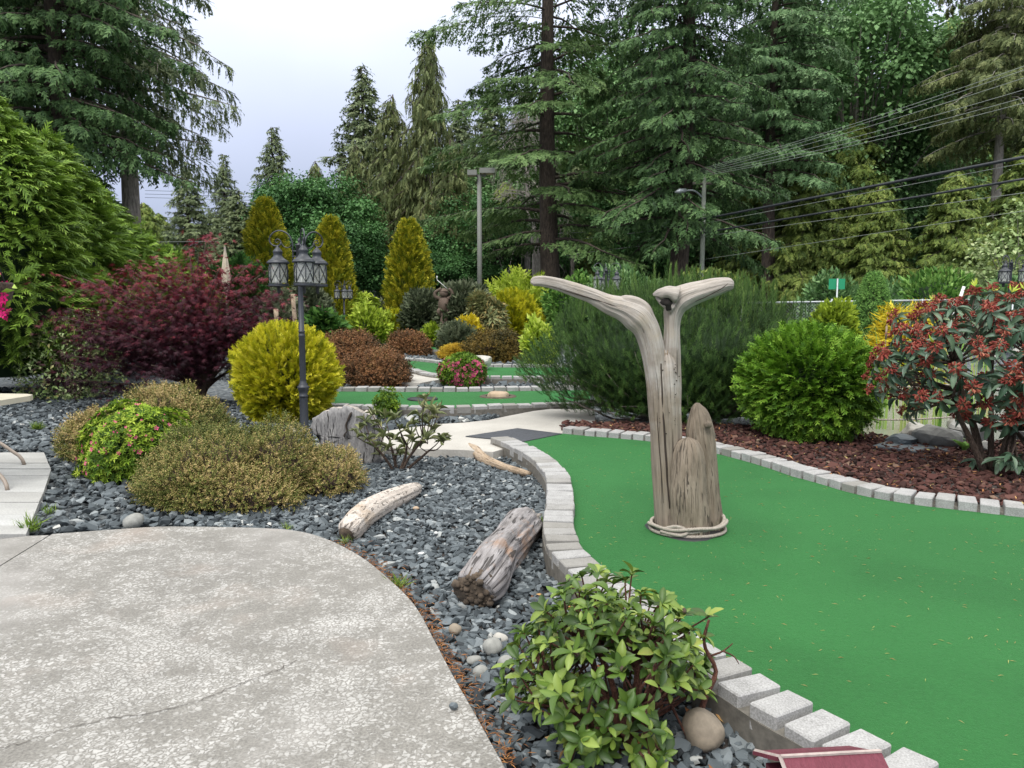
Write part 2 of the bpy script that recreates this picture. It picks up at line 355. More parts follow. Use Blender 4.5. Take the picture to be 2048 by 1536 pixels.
m, t, b, o = newmat('seeded_glass'); b.inputs['Base Color'].default_value = (0.86, 0.88, 0.84, 1); b.inputs['Roughness'].default_value = 0.12
tr = t.nodes.new('ShaderNodeBsdfTransparent'); tr.inputs[0].default_value = (0.85, 0.87, 0.82, 1)
x = t.nodes.new('ShaderNodeMixShader'); x.inputs[0].default_value = 0.28; t.links.new(tr.outputs[0], x.inputs[1]); t.links.new(b.outputs[0], x.inputs[2]); t.links.new(x.outputs[0], o.inputs[0])
M['glass'] = m
M['white'] = plain('white_paint', 'cfcfca', 0.6, var=0.12, scale=12)
M['metal'] = plain('galvanised', 'a3a8a8', 0.45, metal=0.6, var=0.15, scale=20)
M['taupe'] = plain('taupe_metal', '8c7f72', 0.45, var=0.08, scale=20)
M['tabletop'] = plain('table_top', 'b9b2a0', 0.4, var=0.08, scale=8)
M['redpaint'] = wood('red_paint', '55202b', '682936', '7a3a48', 'a89090', 2.0, 30, ck=0.72, rough=0.65)
M['chip'] = plain('chipped_white', 'a0938c', 0.8, var=0.25, scale=30, bmp=0.5)
M['rock'] = plain('grey_rock', '8a8984', 0.9, var=0.35, scale=7, bmp=0.9)
M['rock_pale'] = plain('pale_rock', 'a8a59c', 0.9, var=0.25, scale=6, bmp=0.9)
M['cobble'] = plain('cobble', '868680', 0.7, var=0.25, scale=20, bmp=0.3)
M['slate'] = plain('slate', '5c6468', 0.6, var=0.3, scale=9, bmp=0.4)
M['cobble_brown'] = plain('cobble_brown', '857a6a', 0.8, var=0.35, scale=14, bmp=0.5)
m, t, b, o = newmat('pond_water'); b.inputs['Base Color'].default_value = lin('85877f'); b.inputs['Roughness'].default_value = 0.22
b.inputs['Specular IOR Level'].default_value = 0.8; bump(t, b, noise(t, 5, 3, 0.5, coord(t)), 0.15, 0.02); M['water'] = m
M['pole_green'] = plain('treated_pole', '7f8578', 0.85, var=0.2, scale=6)
M['pole_wood'] = plain('weathered_pole', '7c746b', 0.9, var=0.25, scale=8)
M['pole_grey'] = plain('painted_steel_pole', '6f7069', 0.6, var=0.1, scale=5)
M['wire_dark'] = plain('black_cable', '22262a', 0.6, var=0.1, bmp=0)
M['wire_light'] = plain('bare_conductor', '7d837c', 0.6, var=0.1, bmp=0)
M['sign'] = plain('sign_green', '1e8a5e', 0.5, var=0.06, bmp=0)
M['cream'] = plain('canvas', 'b5a994', 0.9, var=0.15, scale=15)
M['statue'] = plain('carved_wood', '5b4c40', 0.8, var=0.35, scale=30, bmp=0.7)
M['cup'] = plain('black_plastic', '17181a', 0.5, var=0.1)
def barkm(name, lo, mid, hi, sc=1.0):
    m, t, b, o = newmat(name); c = coord(t, 'Object', (6 * sc, 6 * sc, 1.6 * sc)); n = noise(t, 2.5, 6, 0.65, c, 0.4)
    t.links.new(ramp(t, [(0.3, lo), (0.5, mid), (0.7, hi)], n), b.inputs['Base Color']); b.inputs['Roughness'].default_value = 0.95
    bump(t, b, n, 1.0, 0.05); return m
M['bark_grey'] = barkm('bark_grey', '5e5850', '8a8279', 'aba39a')
M['bark_dark'] = barkm('bark_dark', '2a2420', '473d35', '63574c')
M['bark_dead'] = barkm('bark_dead', '6e6962', '918b83', 'aea79e')
M['twig'] = barkm('twig', '3a2d24', '57463a', '776558', 6)
M['twig_red'] = barkm('twig_red', '4a2c22', '6e4434', '8b604c', 6)
M['twig_pale'] = barkm('twig_pale', '5d544b', '857a70', 'a79d92', 5)
# foliage
L = {
 'fir':      ['324625', '4e6a39', '6c8850', '8fa56b'],
 'firdark':  ['2a3f24', '436037', '5e7d4a', '7c9861'],
 'spruce':   ['3a482e', '586744', '76835a', '969e74'],
 'fircool':  ['36522f', '557549', '749463', '96b080'],
 'cedar':    ['3d5023', '5f7433', '839448', 'a8b05e'],
 'cedarbrown': ['3a4625', '57633a', '76804f', '969866'],
 'maplefar': ['3b5a33', '587b48', '759960', '9cb981'],
 'mapledark': ['223f1f', '375c2e', '4f7a42', '729a5a'],
 'brightfar': ['375a26', '588338', '7da550', 'a2c26c'],
 'hedge':    ['364c18', '587528', '7c9c38', 'a8be58'],
 'gold':     ['5f6a10', '9da01a', 'cbc428', 'e2da55'],
 'goldcol':  ['4a5a14', '75801c', 'aaa528', 'd0c440'],
 'globe':    ['2c4812', '4a701c', '709a2c', 'a2be4e'],
 'pine':     ['1f3615', '365222', '527233', '849c54'],
 'heather':  ['38421a', '5e6a2c', '8a8046', 'ad9268', '747c3a'],
 'heatherbrown': ['332d17', '533f26', '704f33', '8c5f3c', '57552a'],
 'heatherolive': ['2c2d12', '474019', '61511f', '7c6328'],
 'yellowmound': ['6e5f14', 'a4851d', 'c39f30', 'b9b040'],
 'azalea':   ['2c4413', '55751f', '8fab33', 'bccb52'],
 'azaleaflower': ['b0325f', 'cf4d7c', 'dd7a9a', 'e3a7b0'],
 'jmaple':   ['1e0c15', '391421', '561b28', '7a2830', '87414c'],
 'rose':     ['44592e', '6b8247', '8da268', 'a9b584', 'a08a40'],
 'rhodo':    ['253913', '3b561c', '58732a', '879a45', 'b0983c'],
 'rhodored': ['293d2c', '3d5741', '5a735a', '869878', 'a0b858'],
 'truss':    ['5e2022', '853530', '9d4e40', 'ac7358'],
 'sparse':   ['4d5733', '6b7349', '868a5e', 'a08d5a'],
 'greygreen': ['343d2d', '4d573f', '697256', '8a9074'],
 'chartreuse': ['5a7020', '869c2e', 'aec23f', 'c9d667'],
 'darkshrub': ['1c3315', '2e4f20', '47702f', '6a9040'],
 'conespruce': ['3a5c28', '567f3a', '74a04c', '98bd66'],
 'juniper':  ['7d7411', 'b19e18', 'cdb820', 'd6c84a'],
 'cattail':  ['4a7530', '6c9640', '93b35a', 'b5b578', 'b9a67c'],
 'grass':    ['46611f', '6d8a31', '98a850'],
 'pinkfl':   ['b00f5a', 'd01f70', 'e04f92'],
}
for k, v_ in L.items():
    M[k] = leafmat('leaf_' + k, v_, trans=0.0 if k in ('heather', 'heatherbrown', 'heatherolive') else 0.22,
                   rough=0.45 if k in ('rhodo', 'rhodored') else 0.6, spec=0.5 if k in ('rhodo', 'rhodored') else 0.25)

# ------------------------------------------------------------------ leaf templates (local Y forward, Z = face normal)
def T_(V, F, t): return np.array(V, float), np.array(F, int), np.array(t, float)
def fan(n, spread=0.9, w=0.10, side=0.45, droop=0.25, taper=0.55, t0=-0.1, t1=0.2, zz=0.06, seed=0):
    """flat spray: spine and n pairs of side leaflets (kites)"""
    r = np.random.default_rng(seed); V, F, t = [], [], []
    def kite(p, d, l, wd, ta, tb, z0):
        d = np.array(d) / np.linalg.norm(d); nx = np.array([-d[1], d[0]]); k = len(V)
        q = [p + nx * wd - d * l * 0.04, p + d * l, p - nx * wd + d * l * 0.1]
        for i, a in enumerate(q):
            rr = np.linalg.norm(a); V.append([a[0], a[1], z0 * (i == 1) - droop * rr * rr * 0.8]); t.append(tb if i == 1 else ta)
        F.append([k, k + 1, k + 2])
    kite(np.zeros(2), (0.0, 1.0), 1.0, w * 0.6, t0, t1, 0)
    for i in range(n):
        y = 0.08 + 0.78 * i / max(1, n - 1)
        for sg in (-1, 1):
            l = side * (1 - taper * y) * r.uniform(0.8, 1.15)
            kite(np.array([0, y + 0.03 * sg]), (sg * math.sin(spread), math.cos(spread)), l, w * 0.5 * r.uniform(0.8, 1.2), t0, t1, r.uniform(-zz, zz))
    return T_(V, F, t)
def leaf(w=0.3, fold=0.12, curl=0.15, t0=0.0, t1=0.08):
    V = [[0, 0, 0], [w / 2, 0.45, fold * w * 2], [-w / 2, 0.45, fold * w * 2], [0, 0.5, 0], [0, 1, -curl]]
    return T_(V, [[0, 1, 3], [0, 3, 2], [3, 1, 4], [2, 3, 4]], [t0, t0, t0, (t0 + t1) / 2, t1])
def kite(w=0.4, z=0.08):
    return T_([[0, 0, 0], [w / 2, 0.45, z], [0, 1, -z], [-w / 2, 0.45, z]], [[0, 1, 2], [0, 2, 3]], [0, 0.05, 0.1, 0.0])
def shoot(n=40, ln=0.35, w=0.03, seed=1, a0=1.1, a1=0.35, t0=-0.15, t1=0.2):
    """needle shoot along Y, length 1"""
    r = np.random.default_rng(seed); V, F, t = [], [], []
    for i in range(n):
        y = (i + 0.5) / n; ph = i * 2.39996 + r.uniform(-0.3, 0.3); a = a0 + (a1 - a0) * y
        rad = np.array([math.cos(ph), 0, math.sin(ph)]); d = math.sin(a) * rad + math.cos(a) * np.array([0, 1.0, 0])
        sd = np.cross(d, rad + np.array([0, 0.3, 0])); sd /= np.linalg.norm(sd) + 1e-9; p = np.array([0, y * 0.95, 0]); l = ln * r.uniform(0.8, 1.1)
        k = len(V); V += [p + sd * w / 2, p - sd * w / 2, p + d * l]; F.append([k, k + 1, k + 2]); t += [t0, t0, t1]
    return T_(V, F, t)
def sprig(n=9, ll=0.3, w=0.16, seed=2, t0=-0.1, t1=0.15):
    """upright sprig with small leaves round the stem"""
    r = np.random.default_rng(seed); V, F, t = [], [], []
    V += [[-0.02, 0, 0], [0.02, 0, 0], [0, 0.95, 0]]; F.append([0, 1, 2]); t += [-0.3, -0.3, -0.2]
    for i in range(n):
        y = 0.15 + 0.8 * i / n; ph = i * 2.4 + r.uniform(-.4, .4); a = r.uniform(0.5, 1.1)
        rad = np.array([math.cos(ph), 0, math.sin(ph)]); d = math.sin(a) * rad + math.cos(a) * np.array([0, 1., 0]); sd = np.cross(d, [0, 1, 0]); sd /= np.linalg.norm(sd) + 1e-9
        p = np.array([0, y, 0]); l = ll * r.uniform(0.7, 1.2); k = len(V)
        V += [p + sd * w / 2 + d * l * .3, p + d * l, p - sd * w / 2 + d * l * .1]; F += [[k, k + 1, k + 2]]; t += [t0, t1, t0]
    return T_(V, F, t)
def palm(n=7, w=0.13, droop=0.35):
    """palmate maple leaf"""
    V, F, t = [[0, 0, 0]], [], [0]
    for i in range(n):
        a = (i - (n - 1) / 2) * 0.62; l = 1.0 - 0.11 * abs(i - (n - 1) / 2) ** 1.5; d = np.array([math.sin(a), math.cos(a)]); nx = np.array([d[1], -d[0]])
        k = len(V)
        for q in (d * l * 0.12 + nx * w * .8, d * l, d * l * 0.12 - nx * w * .8): V.append([q[0], q[1], -droop * (q @ q) * 0.6]); t.append(0.05)
        F += [[k, k + 1, k + 2]]
    return T_(V, F, t)
def whorl(n=7, w=0.3, lift=0.5, seed=3, curl=0.2):
    """rosette of leaves round Y"""
    r = np.random.default_rng(seed); V, F, t = [], [], []; lf = kite(w, curl * 0.4)
    for i in range(n):
        ph = i * 2 * math.pi / n + r.uniform(-.25, .25); li = lift + r.uniform(-.25, .25); s = r.uniform(0.75, 1.1)
        rad = np.array([math.cos(ph), 0, math.sin(ph)]); d = math.cos(li) * rad + math.sin(li) * np.array([0, 1., 0])
        a, b_, c_ = scatter(lf, np.zeros((1, 3)), d[None], np.array([[0, 1., 0.001]]), s); k = len(V)
        V += list(a); F += list(b_ + k); t += list(c_ + r.uniform(-.08, .08))
    return T_(V, F, t)
# ------------------------------------------------------------------ the setting: ground, patio, paths, greens
Z_GRAVEL, Z_PATIO, Z_PATH, Z_TURF, Z_BRICK = -0.085, -0.03, 0.0, 0.004, 0.07
def PX(L, z): return np.array([G(a, b, z) for a, b in L])
gm = mesh('ground', [[-400, -60, -0.12], [400, -60, -0.12], [400, 700, -0.12], [-400, 700, -0.12]], np.array([[0, 1, 2, 3]]), M['ground'], smooth=False)
obj('ground', gm, kind='structure')

# patio, with a curved edge and a joint at its left
patio_px = [(1040, 1600), (1010, 1536), (984, 1490), (948, 1425), (905, 1350), (868, 1280), (830, 1212), (782, 1162), (724, 1115), (660, 1081), (600, 1063), (520, 1056), (342, 1053), (256, 1057), (159, 1064), (105, 1068)]
pat = crom(PX(patio_px, Z_PATIO), 70)[:, :2]
patio_poly = np.concatenate([pat, PX([(0, 1133), (-400, 1400)], Z_PATIO)[:, :2], [[-4.5, 1.2], [-4.5, -1.0], [0.35, -1.0]]])
slab('patio', patio_poly, Z_PATIO, 0.09, M['patio'], kind='structure')
p2 = PX([(98, 1069), (51, 1071), (0, 1077), (-500, 1120)], Z_PATIO)[:, :2]
patio2_poly = np.concatenate([p2, [[-9, 3.0], [-9, 1.2], [-4.52, 1.2]], PX([(-410, 1402), (-6, 1133)], Z_PATIO)[:, :2]])
slab('patio_slab', patio2_poly, Z_PATIO - 0.004, 0.09, M['patio'], kind='structure')
# long hairline crack across the patio
mb = MB(); cr = crom(PX([(-60, 1512), (60, 1480), (150, 1452), (240, 1432), (300, 1425), (380, 1405), (470, 1372), (540, 1345), (600, 1318)], Z_PATIO + 0.004), 60)
r_ = np.random.default_rng(5); cr[:, :2] += r_.normal(0, 0.006, (60, 2)); wv = 0.0007 + 0.0013 * r_.random(60); nrm = np.stack([-np.gradient(cr[:, 1]), np.gradient(cr[:, 0])], 1); nrm = unit(nrm)
A = cr.copy(); B = cr.copy(); A[:, :2] += nrm * wv[:, None]; B[:, :2] -= nrm * wv[:, None]; k = np.arange(59)
mb.add(np.concatenate([A, B]), Q=np.stack([k, k + 1, k + 61, k + 60], 1)); cko = mb.build('crack', M['crack'], smooth=False, kind='structure')

# paver strip on the left
pav = thing('paved_strip', 'strip of pale concrete pavers beside the patio table', 'paving'); pav['kind'] = 'structure'
edge_y = [905, 917, 927, 938, 951, 966, 985, 1005, 1029, 1052, 1070]
def paver_right(y): return np.interp(y, [905, 931, 938, 985, 1004, 1070], [88, 98, 102, 87, 78, 52])
pav_poly = np.concatenate([PX([(paver_right(y), y) for y in (905, 931, 938, 985, 1004, 1069)], Z_PATIO)[:, :2], PX([(-600, 1100), (-420, 925)], Z_PATIO)[:, :2]])
r_ = np.random.default_rng(6)
for i in range(len(edge_y) - 1):
    a, b_ = edge_y[i] + 0.3, edge_y[i + 1] - 0.3
    ya, yb = G(0, a, Z_PATIO)[1], G(0, b_, Z_PATIO)[1]
    xa, xb = G(paver_right(a), a, Z_PATIO)[0], G(paver_right(b_), b_, Z_PATIO)[0]; xl = max(xa, xb)
    for j in range(4):
        x2 = xl - (0.62 if j == 0 else 0.9); zp = Z_PATIO + 0.002 + r_.uniform(-.003, .003); c0 = np.array([(xl + x2) / 2, (ya + yb) / 2])
        sl = slab('paver', np.array([[x2, yb], [xb if j == 0 else xl, yb], [xa if j == 0 else xl, ya], [x2, ya]]) - c0, 0.0, 0.05, M['paver'], pav); sl.location = (c0[0], c0[1], zp); xl = x2 - 0.004

# pale path
path_px = [(1128, 867), (1190, 860), (1190, 818), (1100, 818), (1067, 822), (1020, 831), (977, 840), (930, 845), (878, 848), (797, 858), (740, 868), (690, 884), (720, 893), (770, 896), (840, 898), (928, 900), (986, 904), (1046, 886)]
path_poly = PX(path_px, Z_PATH)[:, :2]
slab('path', path_poly, Z_PATH, 0.11, M['path'], kind='structure')

# main green: left edge (inner edge of bricks), right edge (foot of bricks)
LEFT = [(1015, 872), (1048, 884), (1084, 901), (1112, 920), (1134, 944), (1145, 969), (1147, 1002), (1147, 1038), (1150, 1060), (1161, 1088), (1178, 1106), (1210, 1134), (1255, 1170), (1320, 1216), (1400, 1272), (1488, 1326), (1533, 1352), (1583, 1383), (1640, 1411), (1703, 1442), (1770, 1476), (1840, 1509), (1960, 1562), (2200, 1650)]
RIGHT = [(1124, 867), (1176, 872), (1227, 876), (1301, 883), (1375, 894), (1448, 911), (1527, 933), (1577, 950), (1641, 968), (1691, 983), (1753, 997), (1829, 1009), (1908, 1019), (1990, 1028), (2060, 1036), (2200, 1050), (2400, 1075)]
leftw = crom(PX(LEFT, Z_BRICK), 200); rightw = crom(PX(RIGHT, Z_TURF), 200)
mat_px = [(931, 872), (1035, 856), (1124, 867), (1046, 883)]
turf_poly = np.concatenate([PX([(1046, 883)], 0)[:, :2], leftw[14:, :2], [[3.2, 1.3], [6.5, 1.6], [7.6, 4.0]], rightw[::-1, :2]])
slab('green', turf_poly, Z_TURF, 0.06, M['turf'], kind='structure')
rm = slab('rubber_mat', PX(mat_px, 0.012)[:, :2], 0.012, 0.009, M['mat']); tag(rm, 'dark grey rubber tee mat where the pale path meets the green', 'mat')

# bricks: a few shared shapes
def brick_mesh(seed, l=0.118, w=0.2, h=0.1):
    bm = bmesh.new(); bmesh.ops.create_cube(bm, size=1); r = np.random.default_rng(seed)
    for v in bm.verts: v.co = Vector((v.co.x * l, v.co.y * w, v.co.z * h)) + Vector(r.normal(0, 0.0022, 3))
    bmesh.ops.bevel(bm, geom=list(bm.edges), offset=0.006, segments=1, affect='EDGES'); me = bpy.data.meshes.new('brick'); bm.to_mesh(me); bm.free(); me.materials.append(M['brick']); me.shade_flat(); return me
BR = [brick_mesh(s) for s in range(5)]
BR_FAR = [brick_mesh(9 + s, 0.19, 0.2, 0.1) for s in range(3)]
def kerb(label, line, side, ztop, pitch=0.13, seed=0, meshes=BR, w=0.2, foot=True, closed=False, pitch2=None, footz=-0.12):
    """bricks along a world polyline (inner edge); side +1 = to the left of the direction of travel"""
    r = np.random.default_rng(seed); line = np.asarray(line)[:, :2]
    L = np.concatenate([[0], np.cumsum(np.linalg.norm(np.diff(line, axis=0), axis=1))]); s = 0.0; ss = []
    while s < L[-1] - 0.05: ss.append(s + 0.06); s += pitch if pitch2 is None else pitch + (pitch2 - pitch) * (s / L[-1])
    ss = np.array(ss); P = np.stack([np.interp(ss, L, line[:, i]) for i in (0, 1)], 1)
    Q = np.stack([np.interp(ss + 0.06, L, line[:, i]) - np.interp(ss - 0.06, L, line[:, i]) for i in (0, 1)], 1); Tn = unit(Q); Nn = np.stack([-Tn[:, 1], Tn[:, 0]], 1) * side
    t = thing('brick_kerb', label, 'kerb', (P[0, 0], P[0, 1], 0))
    if foot:
        C = P + Nn * w / 2; hw = w / 2 - 0.012; A = C + Nn * (hw + 0.016); B = C - Nn * hw; n = len(P); zt = ztop - 0.05
        V = np.concatenate([np.c_[A, np.full(n, footz)], np.c_[A, np.full(n, zt)], np.c_[B, np.full(n, zt)], np.c_[B, np.full(n, footz)]]) - [P[0, 0], P[0, 1], 0]
        i = np.arange(n - 1); Qd = np.concatenate([np.stack([i + a * n, i + 1 + a * n, i + 1 + b_ * n, i + b_ * n], 1) for a, b_ in ((0, 1), (1, 2), (2, 3))])
        obj('footing', mesh('footing', V, Qd, M['mortar'], smooth=False), t)
    for i in range(len(P)):
        c = P[i] + Nn[i] * (w / 2 + r.normal(0, 0.004))
        o = obj('brick', meshes[r.integers(len(meshes))], t, (c[0] - P[0, 0], c[1] - P[0, 1], ztop - 0.05 + r.normal(0, 0.0035)), (r.normal(0, .012), r.normal(0, .012), math.atan2(Tn[i, 1], Tn[i, 0]) + r.normal(0, 0.025)))
    return t
kerb('curving pale brick kerb between the slate gravel bed and the driftwood green', leftw, -1, Z_BRICK, 0.128, 1, pitch2=0.152)
kerb('pale brick kerb in front of the mugo pine and red lava rock bed', rightw, 1, Z_BRICK, 0.142, 2)
# greens further back
def strip(px, z=Z_TURF): return crom(PX(px, z), 60)
gA_front = strip([(560, 808), (653, 815), (797, 818), (921, 818), (995, 816), (1067, 814), (1180, 810)]); gA_back = strip([(560, 784), (680, 783), (860, 784), (1049, 782), (1180, 780)])
slab('green', np.concatenate([gA_front[:, :2], gA_back[::-1, :2]]), Z_TURF, 0.06, M['turf'], kind='structure')
kerb('brick kerb along the front of the green with the dark hole', gA_front, -1, Z_BRICK, 0.215, 3, BR_FAR)
kerb('brick kerb along the back of the green with the dark hole', gA_back, 1, Z_BRICK, 0.215, 4, BR_FAR)
gB_front = strip([(790, 729), (806, 736), (840, 745), (876, 753), (925, 757), (972, 758), (1042, 758), (1150, 757)]); gB_back = strip([(790, 724), (826, 722), (894, 729), (977, 734), (1042, 735), (1150, 735)])
slab('green', np.concatenate([gB_front[:, :2], gB_back[::-1, :2]]), Z_TURF, 0.06, M['turf'], kind='structure')
kerb('curved brick kerb in front of the green behind the pink azalea', gB_front, -1, Z_BRICK, 0.22, 5, BR_FAR)
kerb('brick kerb at the back of the green beside the pale boulder', gB_back, 1, Z_BRICK, 0.22, 6, BR_FAR)
gC_front = strip([(735, 701), (800, 702), (860, 705), (930, 709), (1000, 712)]); gC_back = strip([(735, 691), (800, 691), (935, 691), (1010, 693)])
slab('green', np.concatenate([gC_front[:, :2], gC_back[::-1, :2]]), Z_TURF, 0.06, M['turf'], kind='structure')
kerb('brick kerb in front of the far green beside the white board', gC_front, -1, 0.10, 0.24, 7, BR_FAR)
kerb('brick kerb at the back of the far green beside the white board', gC_back, 1, 0.10, 0.24, 8, BR_FAR)
gD = PX([(835, 681), (880, 681), (880, 674), (835, 674)], Z_TURF)[:, :2]
slab('green', gD, Z_TURF, 0.06, M['turf'], kind='structure')
far_paths = [[(840, 690), (930, 690), (930, 682), (850, 682)], [(745, 724), (800, 722), (830, 718), (790, 712), (742, 716)], [(770, 764), (840, 766), (885, 758), (860, 752), (806, 741), (780, 750)]]
for q in far_paths: slab('path', PX(q, 0.0)[:, :2], 0.0, 0.1, M['path'], kind='structure')
fp = [PX(q, 0)[:, :2] for q in far_paths]
# hole in the green and the rotten stump beside it
hc = G(845, 799, Z_TURF); t_ = thing('golf_hole', 'black ringed hole sunk in the second green', 'hole', (hc[0], hc[1], Z_TURF))
mb = MB(); mb.lathe([(0.235, 0.001), (0.235, 0.02), (0.215, 0.022), (0.205, 0.008)], n=28); mb.build('rim', M['cup'], t_)
mb = MB(); mb.lathe([(0.206, 0.010), (0.1, 0.006), (0.0, 0.005)], n=28); mb.build('cup', M['cup'], t_)
hc = G(996, 793, Z_TURF); t_ = thing('low_stump', 'low rotten stump with dry leaves in the second green', 'stump', (hc[0], hc[1], Z_TURF))
mb = MB(); mb.lathe([(0.30, 0.0), (0.29, 0.012), (0.2, 0.014)], n=16); mb.build('pit', M['rot'], t_)
mb = MB(); lf = lump(3, f=3); mb.lathe([(0.17, 0.0), (0.16, 0.05), (0.13, 0.075), (0.0, 0.07)], n=16, fn=lambda th, z: 1 + 0.12 * np.sin(3 * th + 20 * z) + 0.08 * np.sin(7 * th)); mb.build('wood', M['log_tan'], t_)

# red lava bed and pond on the right
bed_px = [(1124, 862), (1176, 866), (1227, 870), (1301, 877), (1375, 888), (1448, 904), (1527, 926), (1577, 943), (1641, 961), (1691, 976), (1753, 990), (1829, 1002), (1908, 1012), (1990, 1021), (2060, 1029), (2200, 1043), (2400, 1065)]
bedf = crom(PX(bed_px, 0.02), 60); bedf[:, 1] += 0.16
bed_back = PX([(2500, 900), (2200, 888), (2048, 885), (1900, 884), (1780, 876), (1700, 862), (1400, 848), (1124, 845)], 0.02)
lava_poly = np.concatenate([bedf[:, :2], bed_back[:, :2]])
slab('lava_bed', lava_poly, 0.02, 0.14, M['soil'], kind='structure')
pond_poly = np.array([[3.6, 8.9], [4.4, 8.75], [6.5, 8.6], [9.5, 8.6], [10.5, 11], [9.5, 14], [6.5, 14.6], [4.6, 13.4], [3.6, 11]])
slab('pond', pond_poly, -0.06, 0.04, M['water'], kind='structure')

# gravel: real stones near, coarser further away
def stones(seed, n=5):
    r = np.random.default_rng(seed); bm = bmesh.new(); bmesh.ops.create_icosphere(bm, subdivisions=1, radius=1.0)
    V0 = np.array([v.co[:] for v in bm.verts]); F0 = np.array([[v.index for v in f.verts] for f in bm.faces]); bm.free(); res = []
    for i in range(n):
        V = V0 * (1 + 0.0 * V0); 
        for k in range(7):                                    # chop with planes for facets
            nn = unit(r.normal(size=3)); d = r.uniform(0.3, 0.72); s = V @ nn; V = V - np.maximum(s - d, 0)[:, None] * nn
        res.append((V * r.uniform(0.85, 1.5, 3), F0, np.zeros(len(V))))
    out_ = []
    for V, F, t in res:                                           # the underside never shows
        c = V[F].mean(1); out_.append((V, F[c[:, 2] > -0.38], t))
    return out_
ST = stones(1)
def icolow(seed, n=4):
    r = np.random.default_rng(seed); V0 = np.array([[0, 0, 1], [1, 0, 0], [0, 1, 0], [-1, 0, 0], [0, -1, 0], [0, 0, -1]], float); F0 = np.array([[0, 1, 2], [0, 2, 3], [0, 3, 4], [0, 4, 1], [5, 2, 1], [5, 3, 2], [5, 4, 3], [5, 1, 4]])
    return [(V0 + r.normal(0, 0.25, V0.shape), F0, np.zeros(6)) for i in range(n)]
STL = icolow(2)
def strew(poly, holes, spacing, size, z, seed, temps, zj=0.012, tl=(0.0, 0.75), flat=0.75, layers=1):
    r = np.random.default_rng(seed); poly = np.asarray(poly)[:, :2]; lo, hi = poly.min(0), poly.max(0); parts = []
    for ly in range(layers):
        gx, gy = np.meshgrid(np.arange(lo[0], hi[0], spacing), np.arange(lo[1], hi[1], spacing)); P = np.stack([gx.ravel(), gy.ravel()], 1) + r.uniform(-.5, .5, (gx.size, 2)) * spacing * 1.3
        ok = inside(P, poly)
        for h in holes: ok &= ~inside(P, h)
        P = P[ok]; which = r.integers(len(temps), size=len(P)); zz = z + ly * size * 0.8 + r.uniform(-zj, zj, len(P))
        for k, T in enumerate(temps):
            m_ = which == k; n = m_.sum()
            if not n: continue
            f = r.normal(size=(n, 3)); f[:, 2] *= 0.35; u = r.normal(size=(n, 3)) * 0.3 + [0, 0, 1.3]
            tv = (T[0] * [1, 1, flat], T[1], T[2])
            parts.append(scatter(tv, np.c_[P[m_], zz[m_]], f, u, size * np.clip(r.lognormal(0, 0.38, n), 0.4, 1.85), np.clip(r.normal(0.44, 0.2, n) + (r.random(n) < 0.008) * 0.5, *tl)))
    return merge(*parts)
# outlines of the gravel beds
left_out = []
lw = leftw[:, :2]; tn = unit(np.gradient(lw, axis=0)); off = lw + np.stack([tn[:, 1], -tn[:, 0]], 1) * 0.2
bed1 = np.concatenate([off[2:150], [[1.2, 2.0], [0.6, 1.7]], pat[3:58], PX([(560, 940), (640, 880), (720, 893), (770, 896), (840, 898), (928, 900), (985, 903)], Z_GRAVEL)[:, :2]])
near_mask = [patio_poly]
def gravel(name, poly, holes, spacing, size, seed, temps, layers, label, zoff=0.0):
    V, F, t = strew(poly, holes, spacing, size, Z_GRAVEL + zoff, seed, temps, layers=layers, tl=(0, 1))
    o = obj(name, mesh(name, V, F, M['gravel'], tint=t, smooth=False), kind='stuff'); tag(o, label, 'gravel'); return o
base1 = slab('gravel_soil', bed1, Z_GRAVEL - 0.016, 0.02, M['soil'], kind='structure')
gravel('slate_gravel', bed1, near_mask, 0.0285, 0.0215, 11, ST, 1, 'dark blue grey slate gravel between the patio and the brick kerb')
bed2 = np.concatenate([PX([(105, 1066), (159, 1062), (256, 1055), (342, 1051), (520, 1054), (560, 1040), (600, 960), (640, 880), (660, 840), (640, 812), (430, 800), (380, 780), (-60, 775), (-300, 790), (-300, 900), (88, 900), (100, 930), (104, 938), (88, 985), (79, 1004), (54, 1069)], Z_GRAVEL)])
gravel('slate_gravel', bed2, [patio_poly, patio2_poly, pav_poly], 0.06, 0.033, 12, ST, 1, 'flat slate chippings under the red maple and heathers', 0.0)
bed3 = PX([(690, 882), (740, 867), (797, 857), (878, 847), (930, 844), (977, 839), (1020, 830), (1067, 821), (1067, 826), (653, 826), (640, 860)], Z_GRAVEL)
gravel('slate_gravel', bed3, [], 0.07, 0.04, 13, STL, 1, 'slate gravel strip between the pale path and second green', 0.0)
bed4 = PX([(600, 776), (1130, 774), (1130, 764), (900, 764), (885, 758), (840, 768), (740, 768), (720, 700), (640, 700)], Z_GRAVEL)
gravel('slate_gravel', bed4, fp, 0.1, 0.055, 14, STL, 1, 'slate gravel around the brown heathers and pink azalea', 0.0)
bed5 = PX([(826, 719), (894, 724), (977, 730), (1130, 730), (1130, 716), (930, 711), (860, 707), (800, 705), (742, 704), (742, 716), (790, 712)], Z_GRAVEL)
gravel('slate_gravel', bed5, fp, 0.13, 0.07, 15, STL, 1, 'slate gravel beds below the far green', 0.0)
# lava rock
V, F, t = strew(lava_poly, [], 0.046, 0.0245, 0.03, 16, ST, tl=(0, 1)); o = obj('lava_rock', mesh('lava_rock', V, F, M['lava'], tint=t, smooth=False), kind='stuff'); tag(o, 'red brown lava rock mulch behind the brick kerb', 'mulch')
